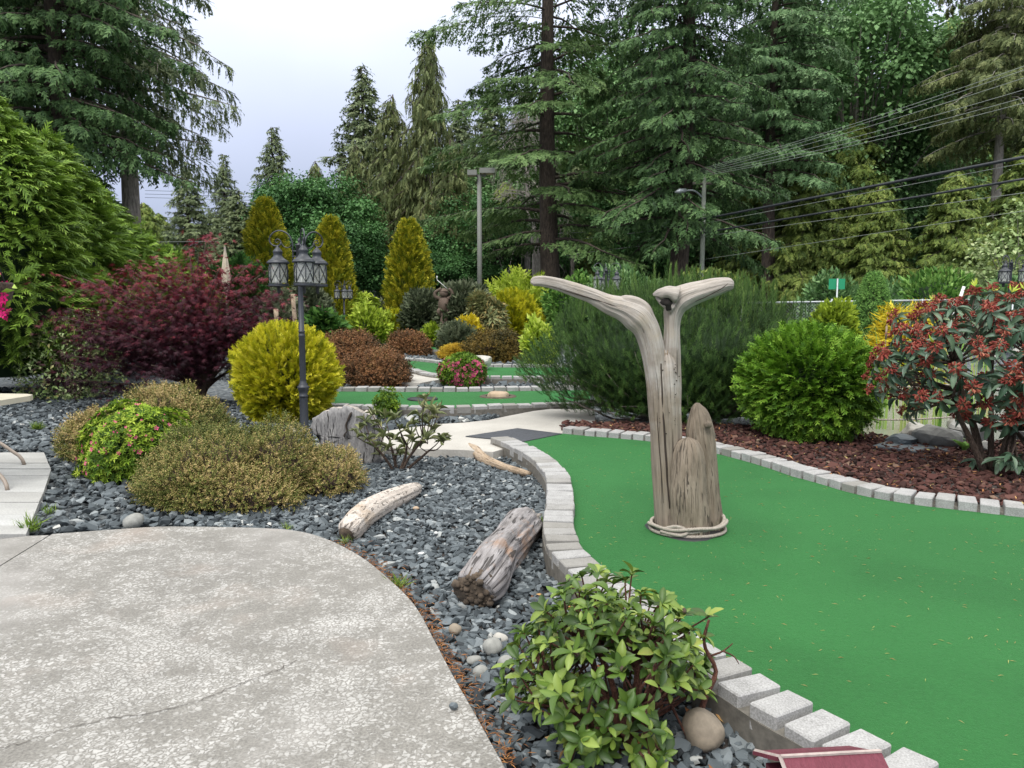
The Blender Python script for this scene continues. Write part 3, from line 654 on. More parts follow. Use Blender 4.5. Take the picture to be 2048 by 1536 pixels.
# litter: needles and dry leaves along the patio edge, clippings on the turf
r_ = np.random.default_rng(21)
def litter(name, P, L_, wd, tint, label, z=0.0, tilt=0.15):
    n = len(P); a = r_.uniform(0, 6.28, n); f = np.stack([np.cos(a), np.sin(a), r_.normal(0, tilt, n)], 1); u = np.stack([r_.normal(0, tilt, n), r_.normal(0, tilt, n), np.ones(n)], 1)
    V, F, t = scatter(kite(wd, 0.05), P, f, u, L_, tint); o = obj(name, mesh(name, V, F, M['litter'], tint=t), kind='stuff'); return tag(o, label, 'litter')
k = r_.integers(3, 42, 900); e = pat[k] + (pat[k + 1] - pat[k]) * r_.random((900, 1)); nn = unit(pat[k + 1] - pat[k]); nn = np.stack([nn[:, 1], -nn[:, 0]], 1)
P = e + nn * (0.01 + r_.exponential(0.035, (900, 1)))
litter('fallen_needles', np.c_[P, np.full(900, Z_GRAVEL + 0.028) + r_.uniform(0, 0.012, 900)], r_.uniform(0.02, 0.05, 900), 0.1, r_.uniform(0, 0.5, 900), 'rusty brown conifer needles along the patio edge')
P = np.stack([r_.uniform(0.1, 1.5, 260), r_.uniform(2.0, 4.0, 260)], 1); P = P[inside(P, bed1) & ~inside(P, patio_poly)]
litter('dry_leaves', np.c_[P, np.full(len(P), Z_GRAVEL + 0.035)], r_.uniform(0.03, 0.06, len(P)), 0.4, r_.uniform(0, 0.6, len(P)), 'curled dry brown leaves on the gravel under the rhododendron', tilt=0.5)
P = np.stack([r_.uniform(0, 4.5, 1500), r_.uniform(2, 8, 1500)], 1); P = P[inside(P, turf_poly)]
litter('grass_clippings', np.c_[P, np.full(len(P), Z_TURF + 0.005)], r_.uniform(0.012, 0.035, len(P)), 0.1, r_.uniform(0.45, 1, len(P)), 'pale straw bits strewn on the driftwood green', tilt=0.08)
P = np.stack([r_.uniform(1, 6.5, 1200), r_.uniform(5, 9.5, 1200)], 1); P = P[inside(P, lava_poly)]
litter('dry_leaves', np.c_[P, np.full(len(P), 0.055)], r_.uniform(0.03, 0.07, len(P)), 0.25, r_.uniform(0.1, 0.8, len(P)), 'dry twigs and leaves on the red lava rock', tilt=0.4)
# ------------------------------------------------------------------ shrubs
def ell_points(r, n, rad, zc, lumpf, la, depth=(0.0, 0.25), zmin=0.02):
    """points in the outer shell of a lumpy ellipsoid standing on the ground; returns points, outward normals, depth 0..1"""
    d = unit(r.normal(size=(int(n * 1.7), 3))); dep = depth[0] + (depth[1] - depth[0]) * r.random(len(d)) ** 1.5
    s = (1 + la * lumpf(d * 1.0)) * (1 - dep); P = d * s[:, None] * rad + [0, 0, zc]; N = unit(d / np.asarray(rad))
    ok = P[:, 2] > zmin; return P[ok][:n], N[ok][:n], dep[ok][:n]
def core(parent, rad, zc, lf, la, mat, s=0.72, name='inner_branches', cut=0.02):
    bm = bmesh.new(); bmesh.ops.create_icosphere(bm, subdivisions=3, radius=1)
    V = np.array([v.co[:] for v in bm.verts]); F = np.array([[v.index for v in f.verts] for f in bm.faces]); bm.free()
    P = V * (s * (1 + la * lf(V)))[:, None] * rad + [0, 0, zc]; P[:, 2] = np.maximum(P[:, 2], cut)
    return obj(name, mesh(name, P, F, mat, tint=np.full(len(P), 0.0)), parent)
def shrub(name, label, cat, base, rad, zc, n, T, size, mat, seed, la=0.06, lf_=4.0, depth=(0, 0.3), out_w=1.0, up_w=0.4, rnd=0.35, tint=(0.2, 0.75), corem=None, cs=0.72, rotz=0, group=None, upn=False, zmin=0.02, sizej=0.25, stems=0, stem_mat=None):
    r = np.random.default_rng(seed); rad = np.asarray(rad, float); lf = lump(seed, 12, lf_)
    t = thing(name, label, cat, base, rotz, group)
    Ts = T if isinstance(T, list) else [T]; P, N, D = ell_points(r, n, rad, zc, lf, la, depth, zmin); parts = []
    k = r.integers(len(Ts), size=len(P))
    for i, q in enumerate(Ts):
        m_ = k == i; m = m_.sum(); f = N[m_] * out_w + [0, 0, up_w] + r.normal(0, rnd, (m, 3))
        u = (N[m_] * 0.4 + [0, 0, 1.0] + r.normal(0, 0.5, (m, 3))) if upn else r.normal(size=(m, 3))
        parts.append(scatter(q, P[m_], f, u, size * r.uniform(1 - sizej, 1 + sizej, m), r.uniform(tint[0], tint[1], m) + 0.06 * lf(P[m_] * 3)))
    V, F, tt = merge(*parts); obj('foliage', mesh('foliage', V, F, M[mat], tint=tt), t, kind='stuff')
    if corem: core(t, rad, zc, lf, la, M[corem], cs)
    if stems:
        mb = MB()
        for i in range(stems):
            a = r.uniform(0, 6.28); e = np.array([math.cos(a), math.sin(a), 0]) * rad * r.uniform(0.3, 0.8); e[2] = zc + r.uniform(-0.1, 0.4) * rad[2]
            mb.tube(crom([[e[0] * 0.08, e[1] * 0.08, -0.06], e * [0.5, 0.5, 0.55], e], 6), np.linspace(0.02, 0.006, 6), 5)
        mb.build('stem', M[stem_mat or 'twig'], t)
    return t
fan_thuja = [fan(5, 0.75, 0.13, 0.5, 0.15, seed=s) for s in range(3)]
fan_fine = [fan(4, 0.7, 0.16, 0.5, 0.1, seed=s + 5) for s in range(3)]
heath = [sprig(7, 0.26, 0.17, s) for s in range(3)]
heath_tip = [sprig(8, 0.27, 0.17, s, -0.25, 0.35) for s in range(3)]
kt = [kite(0.42), kite(0.5, 0.15)]
wh = [whorl(6, 0.3, 0.5, s) for s in range(3)]

def gz(px, py, z=Z_GRAVEL): g = G(px, py, z); return g
# golden globe beside the lamp
g = gz(560, 846); shrub('golden_globe_cedar', 'round bright golden yellow globe cedar behind the near lamp post', 'shrub', (g[0], g[1] + 0.35, Z_GRAVEL), (0.64, 0.64, 0.655), 0.60, 8500, fan_thuja, 0.115, 'gold', 31, 0.05, 6, (0, 0.3), 1.0, 0.55, 0.3, (0.05, 0.9), 'darkshrub', 0.7)
# front heather: three merging mounds of one plant
def heather(label, base, lobes, n, size, mat, seed, T=heath_tip, tint=(0.05, 0.95), corem='twig', group=None):
    r = np.random.default_rng(seed); t = thing('heather', label, 'heather', base, 0, group); parts = []
    tot = sum(l[2][0] * l[2][1] for l in lobes)
    for i, (x, y, rad, zc) in enumerate(lobes):
        m = int(n * rad[0] * rad[1] / tot); lf = lump(seed + i, 14, 6.0); P, N, D = ell_points(r, m, np.array(rad), zc, lf, 0.11, (0, 0.28), 0.03)
        k = r.integers(len(T), size=len(P))
        for j, q in enumerate(T):
            s_ = k == j; c = s_.sum(); f = N[s_] * 0.9 + [0, 0, 0.5] + r.normal(0, 0.4, (c, 3))
            patch = 0.22 * lump(seed + 50, 10, 4.0)(P[s_] + [x, y, 0])
            parts.append(scatter(q, P[s_] + [x, y, 0], f, r.normal(size=(c, 3)), size * r.uniform(0.7, 1.3, c), r.uniform(*tint, c) * 0.7 + 0.15 + patch))
        core(t, np.array(rad), zc, lf, 0.11, M[corem], 0.78).location = (x, y, 0)
    V, F, tt = merge(*parts); obj('foliage', mesh('foliage', V, F, M[mat], tint=tt), t, kind='stuff'); return t
g = gz(415, 1040); heather('large brownish green heather mound spilling to the patio edge', (g[0], g[1] + 0.05, Z_GRAVEL), [(-0.17, 0.58, (0.58, 0.55, 0.40), 0.17), (0.26, 0.72, (0.36, 0.46, 0.38), 0.19), (0.66, 0.86, (0.30, 0.30, 0.25), 0.10), (-0.45, 0.62, (0.36, 0.4, 0.28), 0.12), (0.05, 0.28, (0.55, 0.25, 0.22), 0.10)], 19500, 0.06, 'heather', 41)
g = gz(250, 930); heather('olive tan heather mound behind the pink and green azalea', (g[0], g[1], Z_GRAVEL), [(0.1, 0.75, (0.62, 0.5, 0.5), 0.16), (0.42, 0.7, (0.36, 0.4, 0.40), 0.12), (-0.42, 0.4, (0.40, 0.4, 0.36), 0.1)], 10500, 0.08, 'heather', 45)
# azalea in front of it, with single pink flowers
g = gz(232, 968); az = shrub('azalea', 'lime green azalea dotted with single pink flowers', 'azalea', (g[0], g[1] + 0.42, Z_GRAVEL), (0.50, 0.44, 0.50), 0.17, 4600, wh, 0.046, 'azalea', 51, 0.13, 4, (0, 0.3), 1, 0.4, 0.3, (0.0, 0.85), 'darkshrub', 0.72)
def flower_mesh(mat):
    V, F, t = [], [], []; n = 5
    for i in range(n):
        a = i * 2 * math.pi / n; d = np.array([math.cos(a), math.sin(a)]); nx = np.array([-d[1], d[0]]); k = len(V)
        for q, z in ((d * 0.08, -0.15), (d * 0.55 + nx * 0.3, 0.08), (d * 1.0, 0.12), (d * 0.55 - nx * 0.3, 0.08)): V.append([*q, z]); t.append(0.4 + 0.2 * z)
        F += [[k, k + 1, k + 2], [k, k + 2, k + 3]]
    return mesh('flower', V, np.array(F), M[mat], tint=t)
FL = flower_mesh('azaleaflower'); r_ = np.random.default_rng(52); lf = lump(51, 12, 4)
for i in range(95):
    d = unit(r_.normal(size=3) * [1, 0.9, 0.8] + [-0.1, -0.75, 0.25]); s = (1 + 0.1 * lf(d)) * 1.04
    P = d * s * np.array([0.50, 0.44, 0.50]) + [0, 0, 0.17]
    if P[2] < 0.06: continue
    o = obj('flower', FL, az, P); o.rotation_euler = Vector(d + r_.normal(0, 0.25, 3)).to_track_quat('Z', 'Y').to_euler(); sc = r_.choice([0.02, 0.026, 0.015, 0.013, 0.012]); o.scale = (sc, sc, sc * r_.uniform(1, 2))
# brown heathers further back
for k, (px, yb, hw, ht, lab) in enumerate([(742, 776, 68, 70, 'large rusty brown heather at the back kerb of the second green'), (690, 742, 62, 72, 'rusty brown heather behind the golden globe cedar'),
        (815, 714, 36, 42, 'small dark brown heather in front of the far green'), (990, 727, 58, 58, 'dark olive brown heather beside the pale boulder')]):
    g = gz(px, yb); Dm = g[1] + 0.3; m_ = Dm / F_PX; rx = hw * m_; rz = ht * m_
    heather(lab, (g[0], g[1] + rx * 0.6, Z_GRAVEL), [(0, 0, (rx, rx * 0.8, rz * 0.62), rz * 0.38), (rx * 0.35, -0.1, (rx * 0.62, rx * 0.6, rz * 0.5), rz * 0.36)], 4200, 0.13 * max(1, Dm / 15), 'heatherbrown' if k < 3 else 'heatherolive', 60 + k, heath)
g = gz(908, 721); heather('small low yellow mound beside the pink azalea', (g[0], g[1] + 0.3, Z_GRAVEL), [(0, 0, (0.42, 0.38, 0.24), 0.13)], 3500, 0.11, 'yellowmound', 66, heath, corem='darkshrub')
# dense pink azalea at the second green
g = gz(924, 777); pz = shrub('azalea', 'rounded azalea covered in deep pink blossom', 'azalea', (g[0], g[1] + 0.38, Z_GRAVEL), (0.43, 0.4, 0.36), 0.24, 1700, wh, 0.085, 'azalea', 71, 0.06, 4, (0, 0.25), 1, 0.4, 0.3, (0.0, 0.45), 'darkshrub', 0.78)
r_ = np.random.default_rng(72); lf = lump(71, 12, 4); q = lump(73, 8, 4)
for i in range(330):
    d = unit(r_.normal(size=3) + [0, -0.5, 0.0])
    if q(d) < -0.1 and r_.random() < 0.8 or d[2] > 0.75: continue
    P = d * (1 + 0.06 * lf(d)) * 1.06 * np.array([0.43, 0.4, 0.36]) + [0, 0, 0.24]
    if P[2] < 0.04: continue
    o = obj('flower', FL, pz, P); o.rotation_euler = Vector(d + r_.normal(0, 0.35, 3)).to_track_quat('Z', 'Y').to_euler(); sc = r_.uniform(0.03, 0.045); o.scale = (sc,) * 3
# far golden globe, low yellow and chartreuse shrubs, grey-green shrubs (px, y foot, y top, half width, ...)
def far_shrub(name, label, px, yb, yt, hw, mat, seed, T, size, n=2600, la=0.08, up=0.4, D=None, tint=(0.15, 0.8), corem='darkshrub', cs=0.7, rnd=0.4, cat='shrub', depth=(0, 0.35), ground=0.0):
    Dm = D or G(px, yb, ground)[1]; k = Dm / F_PX; rx = hw * k; top = CAM_H - (yt - HOR) * k; h = max(top - ground, 0.3)
    return shrub(name, label, cat, (XD(px, Dm + rx * 0.5), Dm + rx * 0.6, ground - 0.1), (rx, rx * 0.85, h * 0.56), h * 0.47 + 0.1, n, T, size, mat, seed, la, 4, depth, 1, up, rnd, tint, corem, cs)
far_shrub('golden_globe_cedar', 'tall egg shaped golden cedar beyond the boulder', 1024, 688, 593, 52, 'gold', 81, fan_thuja, 0.28, 3600, 0.03, 0.8, tint=(0.0, 0.7))
far_shrub('yellow_cedar_ball', 'round yellow green cedar beside the wispy chartreuse shrub', 795, 690, 632, 28, 'gold', 82, fan_fine, 0.26, 1800, 0.04, 0.5, tint=(0.0, 0.6))
far_shrub('chartreuse_shrub', 'wispy chartreuse shrub behind the white board', 738, 692, 628, 42, 'chartreuse', 83, kt, 0.2, 3000, 0.2, 0.5, tint=(0, 0.8), cs=0.5)
far_shrub('pieris_shrub', 'pale lime flowering shrub around the foot of the far lamp', 712, 680, 592, 48, 'chartreuse', 84, wh, 0.26, 2200, 0.2, 0.5, D=29, tint=(0.1, 0.9), cs=0.6)
far_shrub('leafy_shrub', 'dull green shrub under the twin far lamps', 775, 680, 606, 40, 'greygreen', 85, kt, 0.3, 2200, 0.15, D=32, tint=(0.2, 0.9))
far_shrub('leafy_shrub', 'dark grey green domed shrub left of the carved figure', 846, 690, 588, 50, 'greygreen', 86, kt, 0.24, 4500, 0.1, D=27, tint=(0.0, 0.7), cs=0.75)
far_shrub('leafy_shrub', 'tall grey green shrub right of the carved figure', 928, 694, 575, 56, 'greygreen', 87, kt, 0.24, 4500, 0.14, D=26, tint=(0.1, 0.9), cs=0.7)
far_shrub('yellow_shrub', 'small bright yellow shrub in front of the grey green shrubs', 938, 694, 640, 24, 'juniper', 88, kt, 0.2, 1200, 0.2, 0.6, D=23.5, tint=(0.2, 1))
far_shrub('spreading_juniper', 'low grey twigged evergreen under the small yellow shrub', 915, 697, 662, 30, 'greygreen', 89, fan_fine, 0.3, 900, 0.15, D=23, tint=(0.1, 0.8))
far_shrub('euonymus_shrub', 'small lime shrub at the foot of the tall grey green shrub', 868, 688, 654, 20, 'chartreuse', 90, kt, 0.2, 900, 0.15, D=26, tint=(0.0, 0.7))
far_shrub('reddish_shrub', 'sparse shrub with pinkish new leaves beside the golden cedar', 972, 690, 600, 30, 'sparse', 91, wh, 0.3, 700, 0.25, D=25, tint=(0.3, 1), cs=0.35, corem='twig_pale')
far_shrub('sumac_shrub', 'bright yellow green feathery shrub above the golden cedar', 1048, 660, 562, 62, 'chartreuse', 92, fan_fine, 0.6, 1300, 0.2, 0.2, D=32, tint=(0.25, 0.95), cs=0.6)
far_shrub('variegated_shrub', 'yellow edged leafy shrub beside the mugo pine', 1078, 712, 650, 26, 'chartreuse', 93, kt, 0.17, 2200, 0.2, D=18, tint=(0.2, 1), cs=0.55)
far_shrub('laurel_shrub', 'dark glossy drooping leaved shrub behind the near lamp post', 646, 690, 632, 36, 'darkshrub', 94, kt, 0.34, 1500, 0.08, -0.5, D=21, tint=(0.1, 0.9))
far_shrub('leafy_shrub', 'grey green shrub between the golden columns', 618, 680, 578, 42, 'greygreen', 95, kt, 0.26, 3000, 0.12, D=26, tint=(0.1, 0.85))
far_shrub('feathery_shrub', 'soft green shrub behind the leaning posts', 548, 680, 600, 50, 'greygreen', 96, fan_fine, 0.4, 1600, 0.15, D=24, tint=(0.2, 1))
far_shrub('leafy_shrub', 'dark hedge shrub behind the red maple crown', 470, 680, 545, 70, 'darkshrub', 97, fan_fine, 0.45, 2600, 0.12, D=24, tint=(0.0, 0.6))
far_shrub('leafy_shrub', 'green shrub behind the left side of the red maple', 330, 690, 520, 80, 'hedge', 98, fan_fine, 0.45, 2600, 0.15, D=22, tint=(0.0, 0.6))
# golden columns
for k, (px, yt, hw, lab) in enumerate([(540, 398, 42, 'golden columnar cedar left of the near lanterns'), (668, 436, 34, 'golden columnar cedar right of the near lanterns'), (820, 441, 40, 'golden columnar cedar standing apart before the dark firs')]):
    D = (30, 29, 30)[k]; kk = D / F_PX; h = CAM_H - (yt - HOR) * kk; r = np.random.default_rng(110 + k); t = thing('columnar_cedar', lab, 'tree', (XD(px, D), D, -0.1)); n = 5000
    z = r.random(n) ** 0.9; prof = np.interp(z, [0, 0.15, 0.45, 0.75, 0.92, 1], [0.75, 0.95, 1.0, 0.72, 0.36, 0.05]); a = r.uniform(0, 6.28, n); lf = lump(110 + k, 12, 5)
    N = np.stack([np.cos(a), np.sin(a), np.zeros(n)], 1); rr = hw * kk * prof * (1 + 0.1 * lf(N * 1.2 + z[:, None] * [0, 0, 2])) * (1 - 0.25 * r.random(n) ** 2)
    P = N * rr[:, None]; P[:, 2] = z * h * 0.97
    V, F, tt = merge(*[scatter(q, P[i::3], N[i::3] * 0.7 + [0, 0, 0.9] + r.normal(0, .25, (len(P[i::3]), 3)), r.normal(size=(len(P[i::3]), 3)), 0.3 * r.uniform(.7, 1.2, len(P[i::3])), r.uniform(0.0, 0.9, len(P[i::3]))) for i, q in enumerate(fan_fine)])
    obj('foliage', mesh('foliage', V, F, M['goldcol'], tint=tt), t, kind='stuff')
    mb = MB(); mb.lathe([(hw * kk * p_ * 0.72, q_ * h * 0.95) for q_, p_ in zip([0, 0.15, 0.45, 0.75, 0.92], [0.75, 0.95, 1.0, 0.72, 0.36])] + [(0.01, h * 0.96)], n=14); mb.build('inner_branches', M['cedar'], t)
    mb = MB(); mb.tube([[0, 0, -0.1], [0, 0, h * 0.5]], 0.09, 7); mb.build('trunk', M['bark_dark'], t)
# globe cedar on the right
g = G(1625, 893, 0.02); shrub('globe_cedar', 'large round fresh green globe cedar on the red lava bed', 'shrub', (g[0] + 0.16, g[1] + 0.62, 0.0), (0.70, 0.70, 0.575), 0.60, 9500, [fan(4, 0.7, 0.14, 0.5, 0.25, seed=s) for s in range(4)], 0.12, 'globe', 121, 0.05, 6, (0, 0.22), 1.0, 0.25, 0.3, (0.1, 0.8), 'darkshrub', 0.76, upn=True)
# clipped cone spruce, juniper and pale shrub beyond the pond
D = 17.0; kk = D / F_PX; t = thing('cone_spruce', 'clipped dense green cone spruce before the chain link fence', 'tree', (XD(1742, D), D, -0.1)); r = np.random.default_rng(125); n = 6000
h = CAM_H - (548 - HOR) * kk + 0.1; z = r.random(n); prof = np.interp(z, [0, .3, .55, .8, .94, 1], [1, .98, .84, .5, .27, .05]); a = r.uniform(0, 6.28, n); lf = lump(126, 12, 5); N = np.stack([np.cos(a), np.sin(a), np.full(n, 0.3)], 1)
P = N * (44 * kk * prof * (1 + 0.06 * lf(N + z[:, None])))[:, None]; P[:, 2] = z * h
V, F, tt = merge(*[scatter(q, P[i::3], N[i::3] + [0, 0, .2] + r.normal(0, .4, (len(P[i::3]), 3)), r.normal(size=(len(P[i::3]), 3)), 0.11 * r.uniform(.7, 1.2, len(P[i::3])), r.uniform(0.1, 0.9, len(P[i::3]))) for i, q in enumerate(heath)])
obj('foliage', mesh('foliage', V, F, M['conespruce'], tint=tt), t, kind='stuff')
mb = MB(); mb.lathe([(44 * kk * p_ * 0.9, q_ * h) for q_, p_ in zip([0, .3, .55, .8, .94], [1, .98, .84, .5, .27])] + [(0.01, h * .97)], n=18); mb.build('inner_branches', M['globe'], t)
far_shrub('golden_juniper', 'drooping golden thread juniper beyond the pond', 1812, 720, 636, 56, 'juniper', 127, [fan(4, 0.5, 0.1, 0.5, 1.0, seed=4)], 0.22, 2200, 0.25, -0.45, D=14.8, tint=(0.1, 1), cs=0.6)
far_shrub('leafy_shrub', 'pale green bush between the mugo pine and cone spruce', 1668, 690, 610, 44, 'chartreuse', 128, kt, 0.15, 3500, 0.12, 0.3, D=15.5, tint=(0.0, 0.6), corem='globe')
for k, (px, yt, hw, D, mat, lab) in enumerate([(1880, 545, 90, 24, 'brightfar', 'light green brambles behind the chain link fence'), (2040, 560, 70, 23, 'maplefar', 'dull green bush behind the fence beside the lamp'), (1660, 560, 60, 26, 'maplefar', 'dark green bush behind the green sign'), (1760, 570, 90, 27, 'maplefar', 'dark green bush behind the cone spruce'),
        (1250, 545, 70, 24, 'maplefar', 'green bush behind the twin lanterns'), (1150, 560, 60, 30, 'brightfar', 'light green bush at the foot of the tall fir'), (1420, 560, 90, 26, 'cedar', 'olive bush behind the mugo pine')]):
    far_shrub('bush', lab, px, 690, yt, hw, mat, 130 + k, kt, 0.22, 3000, 0.2, 0.2, D=D, tint=(0.0, 0.8), cs=0.7)
# yucca among the posts
t = thing('yucca', 'spiky blue green yucca beside the leaning posts', 'plant', (*G(578, 672, 0)[:2], 0)); r = np.random.default_rng(140)
for i in range(24):
    a = r.uniform(0, 6.28); e = r.uniform(0.4, 1.3); l = r.uniform(0.6, 0.9); d = np.array([math.cos(a) * math.cos(e), math.sin(a) * math.cos(e), math.sin(e)])
    V, F, tt = scatter(leaf(0.11, 0.2, 0.05), np.array([[0, 0, 0.3]]), d[None], np.array([[0, 0, 1.]]), l, np.array([r.uniform(0.2, 0.8)])); obj('leaf', mesh('leaf', V, F, M['rhodored'], tint=tt), t)
mb = MB(); mb.tube([[0, 0, -.1], [0, 0, .35]], .08, 8); mb.build('stem', M['twig'], t)

# ---------------- mugo pine
t = thing('mugo_pine', 'broad dark green mugo pine mound behind the driftwood sculpture', 'pine', (XD(1362, 10.1), 10.1, 0.0)); r = np.random.default_rng(150)
rad = np.array([1.86, 1.3, 0.97]); lf = lump(150, 14, 4.8); sh = [shoot(24, 0.40, 0.06, s, 1.15, 0.6, -0.2, 0.22) for s in range(3)]
P, N, D = ell_points(r, 10000, rad, 0.74, lf, 0.085, (0, 0.34), 0.05); ok = (N[:, 1] < 0.55); P, N = P[ok], N[ok]
f = N * [0.6, 0.6, 0.5] + [0, 0, 0.85] + r.normal(0, 0.22, (len(P), 3)); tt0 = r.uniform(0.0, 0.75, len(P))
parts = [scatter(q, P[i::3], f[i::3], r.normal(size=(len(P[i::3]), 3)), 0.115 * r.uniform(0.7, 1.3, len(P[i::3])), tt0[i::3]) for i, q in enumerate(sh)]
n2 = 260; a = r.uniform(0, 6.28, n2); q_ = np.sqrt(r.random(n2)); X = np.stack([q_ * np.cos(a) * 1.7, q_ * np.sin(a) * 1.0, np.zeros(n2)], 1); X[:, 2] = 0.74 + 0.98 * np.sqrt(np.clip(1 - (X[:, 0] / 1.86) ** 2 - (X[:, 1] / 1.25) ** 2, 0, 1)) - 0.05 + 0.05 * lf(X)
parts.append(scatter(shoot(60, 0.2, 0.02, 9, 0.9, 0.3), X, np.array([0, 0, 1.]) + r.normal(0, 0.12, (n2, 3)), r.normal(size=(n2, 3)), r.uniform(0.2, 0.38, n2), r.uniform(0.4, 0.9, n2)))
V, F, tt = merge(*parts); obj('foliage', mesh('foliage', V, F, M['pine'], tint=tt), t, kind='stuff')
core(t, rad, 0.74, lf, 0.085, M['firdark'], 0.7)
mb = MB()
for i in range(46):
    a = r.uniform(math.pi * 0.95, 2.05 * math.pi); e = np.array([math.cos(a) * 1.85, math.sin(a) * 1.15, r.uniform(0.15, 1.1)]) * r.uniform(0.75, 0.98); e[2] = abs(e[2])
    mb.tube(crom([[e[0] * .15, e[1] * .2, -0.03], e * [.55, .55, .35] + r.normal(0, .06, 3), e * [.85, .85, .8] + r.normal(0, .05, 3), e], 9), np.linspace(0.026, 0.005, 9), 5)
mb.build('branch', M['twig_pale'], t, kind='stuff')

# ---------------- Japanese maple
g = G(400, 812, Z_GRAVEL); t = thing('red_maple', 'dark red Japanese maple with spreading layered branches', 'tree', (g[0], g[1], Z_GRAVEL)); r = np.random.default_rng(160); mbk = MB(); PL = []; NL = []; TL = []
def maple_limb(e, w):
    e = np.array(e); p = crom([[0.0, 0, -0.03], [0.03 + e[0] * .08, e[1] * .08, 0.3], [e[0] * .45, e[1] * .45, e[2] * .75], e], 12); mbk.tube(p, np.linspace(w, 0.008, 12), 6)
    return p
pxm = 11.3 / F_PX
targets = []
for i in range(58):
    a = r.uniform(0, 6.28); q = math.sqrt(r.random()); x = -0.3 + 1.85 * q * math.cos(a); y = 1.1 * q * math.sin(a); top = 2.2 - 0.28 * ((x - 0.15) / 1.2) ** 2
    top = max(top, 0.8); targets.append((x, y, 0.42 + (top - 0.42) * r.random() ** 0.6))
targets += [(0.15, 0.2, 2.62), (-0.1, 0.1, 2.4), (1.0, 0.0, 2.0), (1.25, 0.1, 1.75), (0.85, 0.1, 2.2), (-1.7, 0, 1.95), (-2.05, 0.0, 2.0), (-1.9, -0.1, 1.5), (-1.65, -0.3, 0.7), (-1.3, -0.5, 0.35), (0.2, -0.3, 2.3), (-0.6, 0, 2.25), (-1.1, 0.1, 2.15), (1.35, 0, 1.35), (1.2, 0, 1.0)]
for (x, y, z) in targets:
    p = maple_limb((x, y, z), 0.022)
    n = 170; s = r.uniform(0.5, 1.03, n); c = np.stack([np.interp(s, np.linspace(0, 1, 12), p[:, k]) for k in range(3)], 1)
    o_ = r.normal(0, 1, (n, 3)) * [0.22, 0.22, 0.04]; P = c + o_; P[:, 2] -= 0.18 * (o_[:, 0] ** 2 + o_[:, 1] ** 2) / 0.2 * 0.5
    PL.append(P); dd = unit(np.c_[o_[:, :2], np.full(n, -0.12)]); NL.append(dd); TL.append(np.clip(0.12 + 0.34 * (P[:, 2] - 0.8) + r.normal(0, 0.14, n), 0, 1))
P, N, tt0 = np.concatenate(PL), np.concatenate(NL), np.concatenate(TL); n = len(P)
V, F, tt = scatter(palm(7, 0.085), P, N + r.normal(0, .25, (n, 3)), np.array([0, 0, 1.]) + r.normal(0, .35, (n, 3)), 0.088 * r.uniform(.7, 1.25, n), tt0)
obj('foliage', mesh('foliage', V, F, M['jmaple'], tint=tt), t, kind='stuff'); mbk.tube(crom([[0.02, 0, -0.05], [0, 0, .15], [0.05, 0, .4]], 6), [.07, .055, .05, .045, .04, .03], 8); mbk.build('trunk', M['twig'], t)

# ---------------- pale rose bush behind the maple
g = G(110, 806, Z_GRAVEL); tr_ = shrub('rose_bush', 'pale green leafy rose bush left of the red maple', 'shrub', (g[0] - 0.05, g[1] + 0.55, Z_GRAVEL), (0.85, 0.7, 0.85), 0.55, 3600, [leaf(0.5, 0.1, 0.1), leaf(0.45, .15, .2)], 0.075, 'rose', 170, 0.16, 4, (0, 0.5), 0.8, 0.2, 0.7, (0.1, 0.85), None, upn=True, stems=22)

# ---------------- tall cedar hedge on the left
r = np.random.default_rng(180); fr = [fan(6, 0.75, 0.1, 0.42, 0.75, seed=s, t0=-0.15, t1=0.25) for s in range(4)]
def big_cedar(label, px, D, ytop, rx, seed, n, name='hedge_cedar', ry=None, size=0.28, mat='hedge'):
    r = np.random.default_rng(seed); h = CAM_H - (ytop - HOR) * D / F_PX; t = thing(name, label, 'tree', (XD(px, D), D, -0.1)); z = r.random(n) ** 0.85; lf = lump(seed, 14, 3.0)
    prof = np.interp(z, [0, 0.12, 0.3, 0.55, 0.8, 1], [0.72, 0.95, 1.0, 0.86, 0.5, 0.04]); a = r.uniform(0, 6.28, n); N = np.stack([np.cos(a), np.sin(a), np.zeros(n)], 1)
    rr = prof * (1 + 0.12 * lf(N * 1.3 + z[:, None] * [0, 0, 4])) * (1 - 0.3 * r.random(n) ** 1.6); P = N * rr[:, None] * [rx, ry or rx, 1]; P[:, 2] = 0.45 + z * (h - 0.45)
    f = N * 0.9 + [0, 0, 0.35] + r.normal(0, .3, (n, 3)); u = N * 0.5 + [0, 0, 1] + r.normal(0, .35, (n, 3)); t0 = r.uniform(0.1, 0.8, n)
    V, F, tt = merge(*[scatter(q, P[i::4], f[i::4], u[i::4], size * r.uniform(.7, 1.3, len(P[i::4])), t0[i::4]) for i, q in enumerate(fr)]); obj('foliage', mesh('foliage', V, F, M[mat], tint=tt), t, kind='stuff')
    mb = MB(); mb.lathe([(p_ * 0.68, 0.4 + q_ * (h - 0.45)) for q_, p_ in zip([0, .12, .3, .55, .8, .97], [.72, .95, 1, .86, .5, .05])], n=16); V_ = mb.V[0]; V_[:, 0] *= rx; V_[:, 1] *= (ry or rx); mb.build('inner_branches', M['firdark'], t)
    mb = MB(); mb.tube([[0, -0.1, -0.1], [0, -0.1, 1.4]], [0.13, 0.09], 8); mb.build('trunk', M['bark_dark'], t); return t
big_cedar('tall light green cedar hedge tree closest to the pink hanging flowers', -20, 12.8, 195, 1.55, 181, 6500, ry=1.4)
big_cedar('light green cedar hedge tree next to the rose bush', 105, 14.4, 275, 1.35, 182, 4800)
big_cedar('lower light green cedar hedge tree behind the red maple', 190, 16.5, 372, 1.35, 183, 4200)
